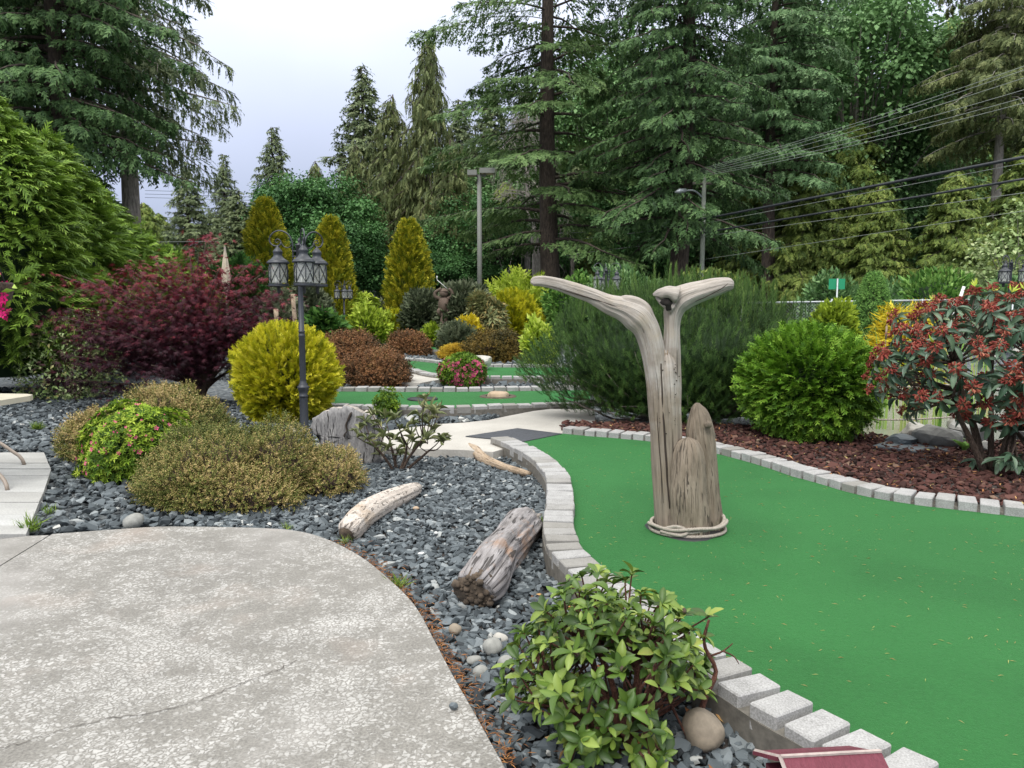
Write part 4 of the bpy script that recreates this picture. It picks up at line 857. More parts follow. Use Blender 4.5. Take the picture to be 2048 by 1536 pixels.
big_cedar('light green cedar hedge tree at the foot of the pale spruce trunk', 285, 19.0, 468, 1.1, 184, 1800)
# ------------------------------------------------------------------ broad leaved shrubs with single leaves
def leaf_grid(w=0.36, fold=0.06, curl=0.16, k=6):
    y = np.array([0, .14, .38, .64, .88, 1.0]); hw = w / 2 * np.array([.07, .5, .95, 1.0, .55, .02])
    V = []; t = []
    for i in range(k):
        z0 = -curl * y[i] ** 2 + 0.03 * math.sin(y[i] * 3)
        for s in (-1, 0, 1): V.append([s * hw[i], y[i], z0 + (abs(s) * fold * hw[i] / w * 4)]); t.append(0.07 if s == 0 else 0.0)
    Q = [[i * 3 + c, i * 3 + c + 1, i * 3 + c + 4, i * 3 + c + 3] for i in range(k - 1) for c in (0, 1)]
    return np.array(V), np.array(Q), np.array(t)
M['rhodo_leaf'] = leafmat('rhodo_leaf', L['rhodo'], rough=0.45, trans=0.2, spec=0.4, objrand=0.33)
M['rhodored_leaf'] = leafmat('rhodored_leaf', L['rhodored'], rough=0.4, trans=0.12, spec=0.5, objrand=0.22)
M['sparse_leaf'] = leafmat('sparse_leaf', L['sparse'], rough=0.5, trans=0.2, objrand=0.35)
def leafy(t, whorls, LG, length, nl, lift, matn, seed, maxobj=300, lj=0.2, stuffmat=None, origin=(0, 0, 0)):
    """whorls: (pos, axis) in local coordinates. The leaves that show largest are objects, the rest one part"""
    r = np.random.default_rng(seed); rows = []
    for p, ax in whorls:
        ax = unit(np.array(ax, float)); a = unit(np.cross(ax, [0.3, 0.9, 0.1])); b = np.cross(ax, a); n = r.integers(nl[0], nl[1] + 1); ph0 = r.uniform(0, 6.28)
        for i in range(n):
            ph = ph0 + i * 2 * math.pi / n + r.uniform(-.3, .3); li = r.uniform(*lift); d = math.cos(li) * (math.cos(ph) * a + math.sin(ph) * b) + math.sin(li) * ax
            rows.append((np.array(p) + ax * r.uniform(-.01, .01) * 1.0, unit(d), ax + r.normal(0, .15, 3), length * r.uniform(1 - lj, 1 + lj)))
    order = sorted(range(len(rows)), key=lambda i: np.linalg.norm(rows[i][0] + np.array(origin) - [0, 0, CAM_H]) - 0.002 * i % 1 * 0)
    me = [mesh('leaf', LG[0] * s, LG[1], M[matn], tint=LG[2] + 0.36) for s in ([1, 1, 1], [1.12, 1, 2.2], [0.85, 1, -0.4])]
    rest = []
    for c, i in enumerate(order):
        p, f, u, l = rows[i]
        if c < maxobj:
            x = unit(np.cross(f, u)); u2 = np.cross(x, f); o = obj('leaf', me[r.integers(3)], t)
            o.matrix_local = Matrix(((x[0] * l, f[0] * l, u2[0] * l, p[0]), (x[1] * l, f[1] * l, u2[1] * l, p[1]), (x[2] * l, f[2] * l, u2[2] * l, p[2]), (0, 0, 0, 1)))
        else: rest.append(i)
    if rest:
        V, F, tt = scatter(LG, np.array([rows[i][0] for i in rest]), np.array([rows[i][1] for i in rest]), np.array([rows[i][2] for i in rest]), np.array([rows[i][3] for i in rest]), r.uniform(0.12, 0.75, len(rest)))
        obj('foliage', mesh('foliage', V, F, M[stuffmat or matn.replace('_leaf', '')], tint=tt), t, kind='stuff')
def stems(t, whorls, hubs, mat, seed, w0=0.012, w1=0.0035, base_w=0.02, name='stem'):
    r = np.random.default_rng(seed); mb = MB(); H = np.array(hubs)
    for h in H: mb.tube(crom([[h[0] * .15, h[1] * .15, -0.03], h * [.5, .5, .45] + r.normal(0, .02, 3), h], 8), np.linspace(base_w, w0, 8), 6)
    for p, ax in whorls:
        p = np.array(p); c = H[np.argmin(np.linalg.norm(H - p, axis=1) + (H[:, 2] > p[2]) * 0.2)]; m_ = (c + p) / 2 + r.normal(0, .015, 3) - [0, 0, .02]; mb.tube(crom([c, m_, p], 6), np.linspace(w0 * .7, w1, 6), 5)
    return mb.build(name, M[mat], t)
# foreground rhododendron
B0 = G(1235, 1500, Z_GRAVEL); t = thing('rhododendron', 'glossy green rhododendron in the gravel at the patio corner', 'shrub', B0); r = np.random.default_rng(201)
sil = [(965, 1240), (1010, 1185), (1080, 1150), (1130, 1160), (1170, 1140), (1240, 1128), (1290, 1150), (1310, 1190), (1360, 1200), (1420, 1215), (1430, 1250), (1390, 1300), (1410, 1340), (1400, 1385), (1340, 1400), (1310, 1420), (1330, 1460), (1345, 1520), (1340, 1600), (1180, 1600), (1135, 1530), (1110, 1480), (1130, 1430), (1060, 1420), (1010, 1400), (980, 1360), (1000, 1320), (1040, 1300), (985, 1260)]
W_ = []; tries = 0; pts = []
while len(W_) < 265 and tries < 90000:
    tries += 1; d = unit(r.normal(size=3)); q = r.uniform(0.55, 1.0); p = d * q * np.array([0.42, 0.40, 0.44]) + [0, 0.12, 0.16]
    if p[2] < 0.03: continue
    wp = p + B0; x, y = proj(wp)
    if not inside(np.array([[x, y]]), sil)[0] or any(np.linalg.norm(p - o_) < 0.036 for o_ in pts): continue
    pts.append(p); W_.append((p, d * [0.8, 0.8, 0.5] + [0, 0, 0.75] + r.normal(0, .18, 3)))
for (px, py, dd) in [(1395, 1520, -0.1), (1420, 1500, -0.05), (1368, 1228, 0.15), (1415, 1235, 0.12), (1400, 1330, 0.05), (1375, 1290, 0.1), (1405, 1370, 0.0)]:
    W_.append((AT(px, py, B0[1] + dd + 0.1) - B0, np.array([r.normal(0, .2), -0.2, 1])))
leafy(t, W_, leaf_grid(0.42), 0.056, (4, 8), (0.0, 0.9), 'rhodo_leaf', 202, 300, 0.4, origin=B0)
hubs = [np.array([0.2 * math.cos(a) * q, 0.18 * math.sin(a) * q + 0.08, z]) for a, q, z in ((0, .8, .22), (1, 1, .25), (2.1, .9, .28), (3.1, 1.1, .2), (4, .9, .16), (5.2, .8, .2), (2.6, .4, .33), (0.5, 0.5, .3), (4.6, 0.4, 0.08))]
stems(t, W_, hubs, 'twig_red', 203, 0.009, 0.003, 0.014)
mb = MB(); limb = [AT(px, py, B0[1] + dd) - B0 for px, py, dd in ((1310, 1520, 0.0), (1350, 1495, 0.02), (1398, 1465, 0.05), (1402, 1420, 0.08), (1420, 1375, 0.1), (1432, 1340, 0.12), (1412, 1300, 0.13), (1408, 1275, 0.13), (1418, 1240, 0.12))]
mb.tube(crom(limb, 22), np.linspace(0.016, 0.005, 22), 7, fn=lambda th, s: 1 + 0.12 * np.sin(3 * th + 40 * s)); tw = crom(limb, 22)[16]
mb.tube(crom([tw, tw + [0.05, 0, .02], tw + [0.085, 0, 0.05]], 6), np.linspace(.005, .002, 6), 5); mb.tube(crom([tw + [0.05, 0, .02], tw + [0.09, 0, 0.0], tw + [0.11, 0, -0.03]], 6), np.linspace(.004, .0015, 6), 5); mb.build('limb', M['twig_red'], t)
bud = MB(); bud.lathe([(0, -.012), (.008, -.006), (.010, .002), (.006, .01), (0, .014)], n=7); bme = bud.mesh('seed_head', M['rot'])
for i in range(16):
    p, ax = W_[r.integers(len(W_))]
    if p[2] > 0.3: obj('seed_head', bme, t, p + np.array([0, 0, .012]))

# sparse shrub in the gravel in front of the stump
B0 = G(795, 940, Z_GRAVEL); t = thing('sparse_shrub', 'thin open shrub with narrow dull leaves before the grey stump', 'shrub', B0); r = np.random.default_rng(211); W_ = []
for px, py in [(720, 860), (735, 880), (730, 845), (745, 830), (760, 850), (765, 875), (770, 835), (775, 900), (790, 880), (800, 860), (790, 840), (810, 895), (820, 870), (830, 850), (838, 830), (845, 815), (850, 800), (862, 815), (868, 830), (858, 845), (870, 862), (880, 880), (888, 885), (855, 880), (840, 895), (800, 910), (760, 910), (750, 895), (715, 875), (878, 820), (845, 845), (825, 885)]:
    W_.append((AT(px, py, B0[1] + r.uniform(-.25, .25)) - B0, np.array([r.normal(0, .3), r.normal(0, .3), 1.])))
leafy(t, W_, leaf_grid(0.26, 0.08, 0.2), 0.10, (6, 9), (0.2, 1.1), 'sparse_leaf', 212, 300, 0.25, origin=B0)
stems(t, W_, [np.array(h) for h in ((-.2, 0, .22), (-.08, .05, .28), (.1, -.05, .25), (.25, 0, .3), (.3, .05, .18), (0, .1, .18))], 'twig', 213, 0.010, 0.004, 0.016)
# little boxy shrub
g = G(775, 838, Z_GRAVEL); shrub('small_shrub', 'small fresh green shrub by the second green front kerb', 'shrub', (g[0], g[1], Z_GRAVEL), (0.17, 0.17, 0.2), 0.2, 420, wh, 0.05, 'azalea', 215, 0.2, 4, (0, 0.6), 1, 0.4, 0.4, (0.0, 0.6), None, stems=5)

# red rhododendron on the right
B0 = G(1985, 945, 0.02); t = thing('red_rhododendron', 'tall rhododendron with drooping rust red flower clusters beside the pond', 'shrub', B0); r = np.random.default_rng(221); W_ = []; tr_pos = []; tries = 0
while len(W_) < 200 and tries < 40000:
    tries += 1; d = unit(r.normal(size=3) + [0, -0.35, 0.1]); q = r.uniform(0.72, 1.0); p = d * q * np.array([1.08, 0.85, 0.68]) + [0.10, 0.25, 0.90]
    if p[2] < 0.42 or any(np.linalg.norm(p - o_[0]) < 0.115 for o_ in W_): continue
    if p[0] < -0.55 and p[2] < 0.62: continue
    W_.append((p, d * [0.9, 0.9, 0.5] + [0, 0, 0.6] + r.normal(0, .15, 3), q))
for k in range(9): W_.append((np.array([r.uniform(-.15, .5), r.uniform(-.35, .1), r.uniform(0.03, 0.25)]), np.array([0, -0.3, 1.]), 0.5))
leafy(t, [(w[0], w[1]) for w in W_], leaf_grid(0.3, 0.07, 0.22), 0.128, (6, 8), (-0.75, 0.15), 'rhodored_leaf', 222, 300, 0.25, origin=B0)
stems(t, [(w[0], w[1]) for w in W_], [np.array(h) for h in ((-.45, -.1, .62), (-.2, .2, .7), (.1, -.2, .75), (.35, .15, .7), (.5, -.15, .6), (0, .1, .9), (-.35, .1, .95), (.3, .0, 1.0), (0.1, -0.1, 0.4))], 'twig', 223, 0.016, 0.006, 0.034)
def truss_mesh(seed):
    r = np.random.default_rng(seed); parts = []
    n = 66; d = unit(r.normal(size=(n, 3)) * [1, 1, .6] + [0, 0, .3]); P = d * r.uniform(.012, .042, (n, 1))
    fl = T_([[-.1, 0, 0], [.1, 0, 0], [.2, .6, .15], [0, 1.0, -.2], [-.2, .6, .15], [0, .6, -.15]], [[0, 1, 5], [1, 2, 5], [2, 3, 5], [3, 4, 5], [4, 0, 5]], [0.15, 0.15, 0, 0.15, 0, -0.1])
    dn = d * [1, 1, .3] + [0, 0, -.45] + r.normal(0, .35, (n, 3))
    parts.append(scatter(fl, P, dn, d + r.normal(0, .7, (n, 3)), 0.03 * r.uniform(.7, 1.2, n), r.uniform(0.15, .95, n)))
    V, F, tt = merge(*parts); return mesh('flower_cluster', V, F, M['truss'], tint=tt)
TM = [truss_mesh(s) for s in range(5)]
for w in W_:
    if w[2] > 0.70 and r.random() < 0.95 and w[0][2] > 0.42:
        ax = unit(np.array(w[1])); o = obj('flower_cluster', TM[r.integers(5)], t, w[0] + ax * 0.055); o.rotation_euler = Vector(ax).to_track_quat('Z', 'Y').to_euler(); s = r.uniform(1.0, 1.4); o.scale = (s, s, s * .85)
new = [(w[0] + unit(np.array(w[1])) * 0.09, w[1]) for w in W_ if w[2] > 0.85][:14]
V, F, tt = merge(*[scatter(leaf(0.2, .1, .1), np.repeat(p[None], 5, 0), unit(np.array(ax)) * 1.2 + r.normal(0, .5, (5, 3)), r.normal(size=(5, 3)), 0.08 * r.uniform(.8, 1.2, 5), r.uniform(.55, 1, 5)) for p, ax in new]); obj('new_leaves', mesh('new_leaves', V, F, M['chartreuse'], tint=tt), t, kind='stuff')
# bright dock plant at the pond rocks
g = G(1928, 906, 0.02); t = thing('dock_plant', 'bright green broad leaved weed by the pond rocks', 'plant', g); r = np.random.default_rng(231)
lg = leaf_grid(0.42, 0.1, 0.3)
for i in range(8):
    a = r.uniform(0, 6.28); d = np.array([math.cos(a) * .5, math.sin(a) * .5, 1.0]); V, F, tt = scatter(lg, np.zeros((1, 3)), d[None], np.array([[math.cos(a), math.sin(a), .3]]) * -1, 0.15 * r.uniform(.7, 1.2), np.array([.6])); obj('leaf', mesh('leaf', V, F, M['brightfar'], tint=tt), t)
# cattails standing in the pond
r = np.random.default_rng(241); cl = np.array([[5.3, 9.9], [5.15, 9.3], [5.75, 9.35], [6.0, 9.8], [6.5, 9.4], [5.9, 10.3], [6.9, 9.6], [5.6, 11.3], [6.2, 11.4], [4.78, 9.15], [5.02, 9.0], [4.6, 9.5]])
for k, (x, y) in enumerate(cl):
    t = thing('cattail', ('tall green cattail clump standing in the pond behind the rope' if k % 3 else 'straw coloured cattail clump in the shallow pond edge'), 'cattail', (x, y, -0.07), 0, 'green cattails in the pond' if k % 3 else 'dry cattails in the pond')
    for i in range(10):
        h = r.uniform(0.6, 1.45) * (1.18 if y > 9.7 else 1.0); a = r.uniform(0, 6.28); lean = r.uniform(0.03, 0.28) * h; p0 = np.array([r.normal(0, .09), r.normal(0, .09), 0]); s = np.linspace(0, 1, 7); c = p0 + np.stack([np.cos(a) * lean * s ** 2, np.sin(a) * lean * s ** 2, h * s * (1 - 0.06 * s)], 1)
        wv = 0.011 * (1 - s ** 2.5) + 0.001; b = np.array([-math.sin(a + r.normal(0, .6)), math.cos(a), 0]); V = np.concatenate([c + b * wv[:, None], c - b * wv[:, None]]); q = np.arange(6); dry = 0.35 if (k % 3 == 0) else 0.0
        obj('blade', mesh('blade', V, np.stack([q, q + 1, q + 8, q + 7], 1), M['cattail'], tint=np.clip(np.full(14, r.uniform(0.1, .6) + dry), 0, 1)), t)
    if k % 2:
        mb = MB(); hh = r.uniform(1.3, 1.6); mb.tube([[0, 0, 0], [.02, 0, hh]], 0.004, 5); mb.tube([[.015, 0, hh * .8], [.018, 0, hh * .92]], 0.012, 7); mb.build('seed_spike', M['log_tan'], t)
# grass tufts and weeds
def tuft(label, px, py, n, h, seed, z=Z_GRAVEL):
    g = G(px, py, z); r = np.random.default_rng(seed); a = r.uniform(0, 6.28, n); e = r.uniform(.5, 1.4, n); f = np.stack([np.cos(a) * np.cos(e), np.sin(a) * np.cos(e), np.sin(e)], 1); P = np.c_[r.normal(0, .02, (n, 2)), np.zeros(n)]
    V, F, tt = scatter(leaf(0.06, .1, .3), P, f, r.normal(size=(n, 3)), h * r.uniform(.6, 1.2, n), r.uniform(0, 1, n)); o = obj('grass_tuft', mesh('grass_tuft', V, F, M['grass'], tint=tt), loc=(g[0], g[1], z + 0.01)); tag(o, label, 'weed')
tuft('green grass tuft at the patio edge below the bleached log', 797, 1180, 60, 0.09, 1); tuft('tiny weed beside the end of the bleached log', 690, 1090, 40, 0.06, 2); tuft('small weed between the heather and patio', 573, 1062, 30, 0.06, 3)
tuft('tall thin weed at the corner of the paver strip', 62, 1068, 60, 0.14, 4); tuft('weedy grass patch in the slate chippings by the pavers', 75, 862, 130, 0.12, 5); tuft('weed growing against the brick kerb beside the old log', 1077, 1050, 40, 0.07, 6); tuft('small weed at the kerb below the tan branch', 1035, 918, 30, 0.07, 7); tuft('small weed on the slate near the azalea', 100, 1030, 40, 0.08, 8)

# ------------------------------------------------------------------ trees
SPR = [fan(3, 0.8, 0.2, 0.5, 0.5, seed=s + 20) for s in range(3)]
HANG = [fan(3, 0.4, 0.14, 0.6, 0.2, seed=s + 30) for s in range(3)]
CED = [fan(3, 0.7, 0.2, 0.55, 0.7, seed=s + 40) for s in range(3)]
def conifer(seed, H, R, base, nb, spm, size, droop=0.25, lift=0.25, hang=0.3, profp=0.8, T=SPR, tr=0.35, gap=0.0, zsparse=1e9, flat=0.3, minR=0.25, trunk_top=1.0, hangfrac=0.0, extra=()):
    """returns foliage arrays and a trunk+branches MB, base at origin"""
    r = np.random.default_rng(seed); mb = MB(); P, Fw, U = [], [], []
    mb.tube(crom([[0, 0, -0.3], [r.normal(0, .01) * H, 0, H * .4], [r.normal(0, .01) * H, r.normal(0, .01) * H, H * trunk_top]], 12), np.linspace(tr, tr * 0.12, 12), 10)
    for i in range(nb + len(extra)):
        t = (i + r.random()) / nb; z = base + (H - base) * t; az = i * 2.39996 + r.normal(0, .4); Lb = max(minR, R * max(0.0, 1 - t) ** profp) * r.uniform(0.6, 1.12)
        if i >= nb: z, az, Lb = extra[i - nb]
        elif gap and r.random() < gap: continue
        dh = np.array([math.cos(az), math.sin(az), 0]); s = np.linspace(0, 1, 7); li = lift + r.normal(0, .08)
        c = np.array([0, 0, z]) + dh * (Lb * s)[:, None] + np.array([0, 0, 1.]) * (Lb * (li * s - droop * 1.6 * s ** 2 + droop * 0.55 * s ** 3))[:, None]; c[1:, :2] += r.normal(0, .03 * Lb, (6, 2)) * s[1:, None]
        mb.tube(c, np.linspace(max(.02, tr * .16 * (1 - t) + .015), 0.008, 7), 4, cap=False)
        n = int(max(4, Lb * spm * (0.14 if z > zsparse else 1.0))); ss = r.uniform(0.12, 1.0, n) ** 0.8; p = np.stack([np.interp(ss, s, c[:, k]) for k in range(3)], 1)
        lat = np.array([-dh[1], dh[0], 0]); hw = 0.30 * Lb * (np.sin(np.pi * np.clip(ss, 0, 1) ** 0.8) * 0.9 + 0.12); o_ = r.uniform(-1, 1, n) * hw; p = p + lat * o_[:, None]; p[:, 2] -= np.abs(o_) * flat * r.uniform(0.3, 1, n)
        sg = np.sign(o_)[:, None]; f = dh * 0.75 + lat * sg * 0.65 + np.array([0, 0, -1.]) * hang + r.normal(0, .28, (n, 3))
        if hangfrac:
            hm = r.random(n) < hangfrac; f[hm] = f[hm] * 0.25 + [0, 0, -1]; p[hm, 2] -= r.random(hm.sum()) * 0.5 * hangfrac
        P.append(p); Fw.append(f); U.append(np.array([0, 0, 1.]) + r.normal(0, .35, (n, 3)) + 0.3 * dh)
    P, Fw, U = map(np.concatenate, (P, Fw, U)); n = len(P); k = r.integers(len(T), size=n); big = lump(seed, 12, 0.9)
    parts = [scatter(q, P[k == j], Fw[k == j], U[k == j], size * r.uniform(.65, 1.3, (k == j).sum()), r.uniform(0.1, .8, (k == j).sum()) + 0.1 * big(P[k == j])) for j, q in enumerate(T)]
    return merge(*parts), mb
TREECOUNT = [0]
def plant_tree(name, label, px, D, arr, mb, fol, bark, rotz=0.0, group=None, sc=1.0, z=-0.12):
    t = thing(name, label, 'tree', (XD(px, D), D, z), rotz, group); t.scale = (sc, sc, sc)
    V, F, tt = arr; obj('crown', mesh('crown', V, F, M[fol], tint=tt), t, kind='stuff'); mb.build('trunk', M[bark], t); return t
def again(t, px, D, H, H0, label, rotz, group=None, rs=1.0):
    c = copy_tree(t); c.location = (XD(px, D), D, -0.12); c.rotation_euler = (0, 0, rotz); s = H / H0; c.scale = (s * rs, s * rs, s); c['label'] = label
    if group: c['group'] = group
    elif 'group' in c: del c['group']
    return c
def HT(yt, D): return CAM_H - (yt - HOR) * D / F_PX + 0.12
# the big ones
a, m_ = conifer(301, 24, 4.1, HT(330, 24), 210, 46, 0.27, 0.42, 0.22, 0.5, 0.45, SPR, 0.34, zsparse=13, hangfrac=.25); plant_tree('fir_tree', 'huge dark fir with dense boughs over the cedar hedge', 140, 24, a, m_, 'firdark', 'bark_dark')
a, m_ = conifer(302, 27, 4.4, HT(300, 28), 160, 46, 0.28, 0.38, 0.22, 0.6, 0.5, HANG + SPR[:1], 0.36, zsparse=14.5, hangfrac=.55); plant_tree('spruce_tree', 'tall spruce with pale bare lower trunk and drooping curtains of twigs', 275, 28, a, m_, 'spruce', 'bark_grey')
a, m_ = conifer(303, 22, 4.6, 4.5, 150, 26, 0.4, 0.4, 0.2, 0.5, 0.5, SPR, 0.3, zsparse=13, hangfrac=.2); fd = plant_tree('fir_tree', 'dark fir behind the tallest hedge cedar at the edge', 0, 27, a, m_, 'firdark', 'bark_dark')
a, m_ = conifer(304, 27, 6.2, HT(500, 36), 130, 52, 0.30, 0.30, 0.16, 0.25, 0.4, SPR, 0.5, gap=0.2, zsparse=17, flat=.25, extra=((14.6, 3.0, 6.6), (14.2, 3.35, 6.0), (11.2, 3.1, 4.6), (8.2, 2.9, 4.0))); plant_tree('douglas_fir', 'tall rugged fir with a thick dark trunk and open limbs', 1104, 36, a, m_, 'fir', 'bark_dark')
a, m_ = conifer(305, 27, 4.6, HT(470, 33), 190, 46, 0.30, 0.42, 0.18, 0.45, 0.35, SPR, 0.45, zsparse=16, hangfrac=.3); plant_tree('fir_tree', 'massive dark fir right of the rugged fir, drooping to the pine', 1345, 33, a, m_, 'firdark', 'bark_dark')
a, m_ = conifer(306, 25, 4.6, HT(365, 40), 150, 46, 0.33, 0.36, 0.18, 0.4, 0.4, SPR, 0.4, zsparse=18, hangfrac=.25); plant_tree('fir_tree', 'blue green fir whose bough reaches across the power lines', 1535, 40, a, m_, 'fircool', 'bark_dark')
a, m_ = conifer(307, 27, 4.6, HT(290, 42), 140, 40, 0.35, 0.45, 0.2, 0.6, 0.4, CED, 0.32, zsparse=19, hangfrac=.5); plant_tree('cedar_tree', 'tall cedar with pale exposed trunk behind the power lines', 1975, 42, a, m_, 'cedarbrown', 'bark_dead')
# cedars: one shape, placed several times
H0 = 12.0
a, m_ = conifer(310, H0, 4.4, 0.4, 220, 34, 0.36, 0.40, 0.2, 0.5, 0.5, CED, 0.3, hangfrac=.25); c1 = plant_tree('cedar_tree', 'broad olive cedar right of the utility pole', 1600, 41, a, m_, 'cedar', 'bark_dark')
c1.scale = ((HT(285, 41) / H0),) * 3
again(c1, 1745, 38, HT(375, 38), H0, 'olive cedar behind the green sign and cone spruce', 1.3)
again(c1, 1895, 36, HT(345, 36), H0, 'yellow olive cedar below the thick black cables', 2.6)
again(c1, 2035, 39, HT(300, 39), H0, 'olive cedar under the pale cedar trunk', 3.9)
again(c1, 1490, 44, HT(380, 44), H0, 'low olive cedar beside the utility pole', 5.0)
again(c1, 1690, 47, HT(250, 47), H0, 'tall olive cedar behind the green sign cedar', 0.6)
a, m_ = conifer(311, H0, 3.5, 0.3, 220, 30, 0.36, 0.5, 0.1, 0.9, 0.6, HANG, 0.28, hangfrac=.7); c2 = plant_tree('cedar_tree', 'brown green cedar behind the lone golden column', 790, 50, a, m_, 'cedarbrown', 'bark_dark'); c2.scale = ((HT(205, 50) / H0),) * 3
again(c2, 862, 48, HT(88, 48), H0, 'thin tall brown green cedar spire left of the street light', 2.0, rs=0.75)
again(c2, 905, 46, HT(290, 46), H0, 'brown green cedar just left of the street light', 4.0)
again(c2, 720, 52, HT(300, 52), H0, 'brown green cedar between two golden columns', 1.0)
# spruces and firs on the skyline
a, m_ = conifer(312, H0, 3.7, 0.6, 190, 24, 0.36, 0.25, 0.3, 0.2, 0.8, SPR, 0.22, hangfrac=.1); s1 = plant_tree('spruce_tree', 'pointed grey green spruce peaking above the golden columns', 735, 58, a, m_, 'spruce', 'bark_dark'); s1.scale = ((HT(152, 58) / H0),) * 3
again(s1, 560, 82, HT(266, 82), H0, 'small lone pointed fir on the skyline', 1.0, rs=.9)
again(s1, 462, 72, HT(318, 72), H0, 'thin light green spire right of the pale spruce trunk', 2.2, rs=.8)
again(s1, 388, 62, HT(332, 62), H0, 'rounded pale green conifer right of the spruce trunk', 3.0, rs=1.1)
again(s1, 985, 68, HT(190, 68), H0, 'distant fir peak right of the street light', 0.4)
again(s1, 925, 72, HT(215, 72), H0, 'distant fir peak left of the street light', 1.7)
again(s1, 485, 44, HT(385, 44), H0, 'dark young fir left of the golden columns', 4.2, rs=1.2)
for k, (px, D, yt) in enumerate([(330, 75, 430), (430, 78, 420), (300, 68, 410), (520, 80, 400), (610, 85, 385), (1040, 62, 240), (1180, 60, 190), (1260, 64, 160), (1400, 62, 140), (1480, 58, 120), (1590, 60, 60), (1800, 60, 90), (1870, 58, 60), (2060, 56, 20), (1660, 66, 110), (1150, 54, 330), (1220, 52, 380), (960, 60, 330), (1010, 55, 370)]):
    again(s1 if k % 2 else c1, px, D, HT(yt, D), H0, 'conifer in the mixed forest behind the road', k * 1.1, 'forest conifers behind the road')
again(c2, 640, 60, HT(330, 60), H0, 'conifer in the mixed forest behind the road', 1.9, 'forest conifers behind the road')
for k, (px, D, yt) in enumerate([(60, 40, 250), (190, 44, 300), (-80, 38, 200)]): again(fd, px, D, HT(yt, D), 22, 'dark fir standing behind the hedge cedars', k * 1.7, 'dark firs behind the hedge')
# broad leaved trees
def broad(seed, H, R, nclump, nleaf, size, cr=0.7, base=0.3, tr=0.25):
    r = np.random.default_rng(seed); mb = MB(); C = []
    for i in range(nclump):
        d = unit(r.normal(size=3)); q = r.uniform(0.55, 1.0); c = d * q * np.array([R, R, H * (1 - base) / 2]) + [0, 0, H * (1 + base) / 2]; C.append(c)
        if i % 2 == 0: mb.tube(crom([[0, 0, H * base * r.uniform(.6, 1.3)], (c + [0, 0, H * base]) / 2, c], 6), np.linspace(tr * .3, .015, 6), 4, cap=False)
    mb.tube(crom([[0, 0, -.3], [.1, 0, H * .3], [0, .1, H * .75]], 8), np.linspace(tr, tr * .3, 8), 8)
    C = np.array(C); n = nclump * nleaf; c = np.repeat(C, nleaf, 0); o_ = r.normal(0, 1, (n, 3)) * cr * [.55, .55, .35]; P = c + o_; f = unit(o_) * .7 + [0, 0, -.35] + r.normal(0, .4, (n, 3)); u = np.array([0, 0, 1.]) + unit(o_) * .5 + r.normal(0, .3, (n, 3)); base_t = np.repeat(r.uniform(.1, .6, nclump), nleaf)
    V, F, tt = scatter(kite(.75, .1), P, f, u, size * r.uniform(.7, 1.3, n), base_t + r.uniform(-.1, .3, n)); return (V, F, tt), mb
a, m_ = broad(320, 9, 3.6, 150, 190, .18); b1 = plant_tree('maple_tree', 'dark green broadleaf tree behind the golden columns', 628, 46, a, m_, 'mapledark', 'bark_dark'); b1.scale = ((HT(345, 46) / 9),) * 3
again(b1, 690, 44, HT(430, 44), 9, 'low dark green broadleaf tree behind the right golden column', 1.5, rs=1.15)
again(b1, 960, 46, HT(395, 46), 9, 'dark green broadleaf tree behind the street light', 3.2)
again(b1, 1290, 48, HT(330, 48), 9, 'dark green broadleaf tree behind the twin lanterns', 0.7); again(b1, 1060, 50, HT(400, 50), 9, 'broadleaf tree behind the broken snag', 4.4)
again(b1, 895, 44, HT(500, 44), 9, 'low broadleaf tree behind the carved figure', 2.4, rs=1.3)
a, m_ = broad(321, 15, 4.0, 230, 160, .2, .9, .2); b2 = plant_tree('maple_tree', 'tall light green broadleaf tree rising over the power lines', 1690, 50, a, m_, 'brightfar', 'bark_grey'); b2.scale = ((HT(-60, 50) / 15),) * 3; b2.children[0].data.materials[0] = M['maplefar']
again(b2, 1770, 52, HT(190, 52), 15, 'light green broadleaf tree right of the bough', 2.0); 
a, m_ = broad(322, 6, 2.0, 60, 90, .18, .6, .15, .12); b3 = plant_tree('ash_tree', 'pale green small leaved tree at the right edge above the lamp', 2040, 27, a, m_, 'rose', 'bark_grey'); b3.scale = ((HT(395, 27) / 6),) * 3
again(b3, 590, 50, HT(372, 50), 6, 'yellow green broadleaf tree behind the left golden column', 1.0).children[0].data = b3.children[0].data.copy()
[o for o in bpy.data.objects if o.get('label', '').startswith('yellow green broadleaf')][0].children[0].data.materials[0] = M['brightfar']
for k, (px, D, yt) in enumerate([(1190, 60, 120), (1300, 62, 60), (1420, 58, 150), (1560, 60, 60), (1850, 58, 150), (1960, 62, 60), (2090, 58, 120), (1130, 64, 260), (1500, 56, 260), (1640, 58, 220), (1800, 54, 300), (1000, 60, 330)]):
    again(b2, px, D, HT(yt, D), 15, 'broadleaf tree filling the forest wall behind the road', k * 1.3, 'forest broadleaf trees behind the road', rs=1.35 if yt > 200 else 1.1)
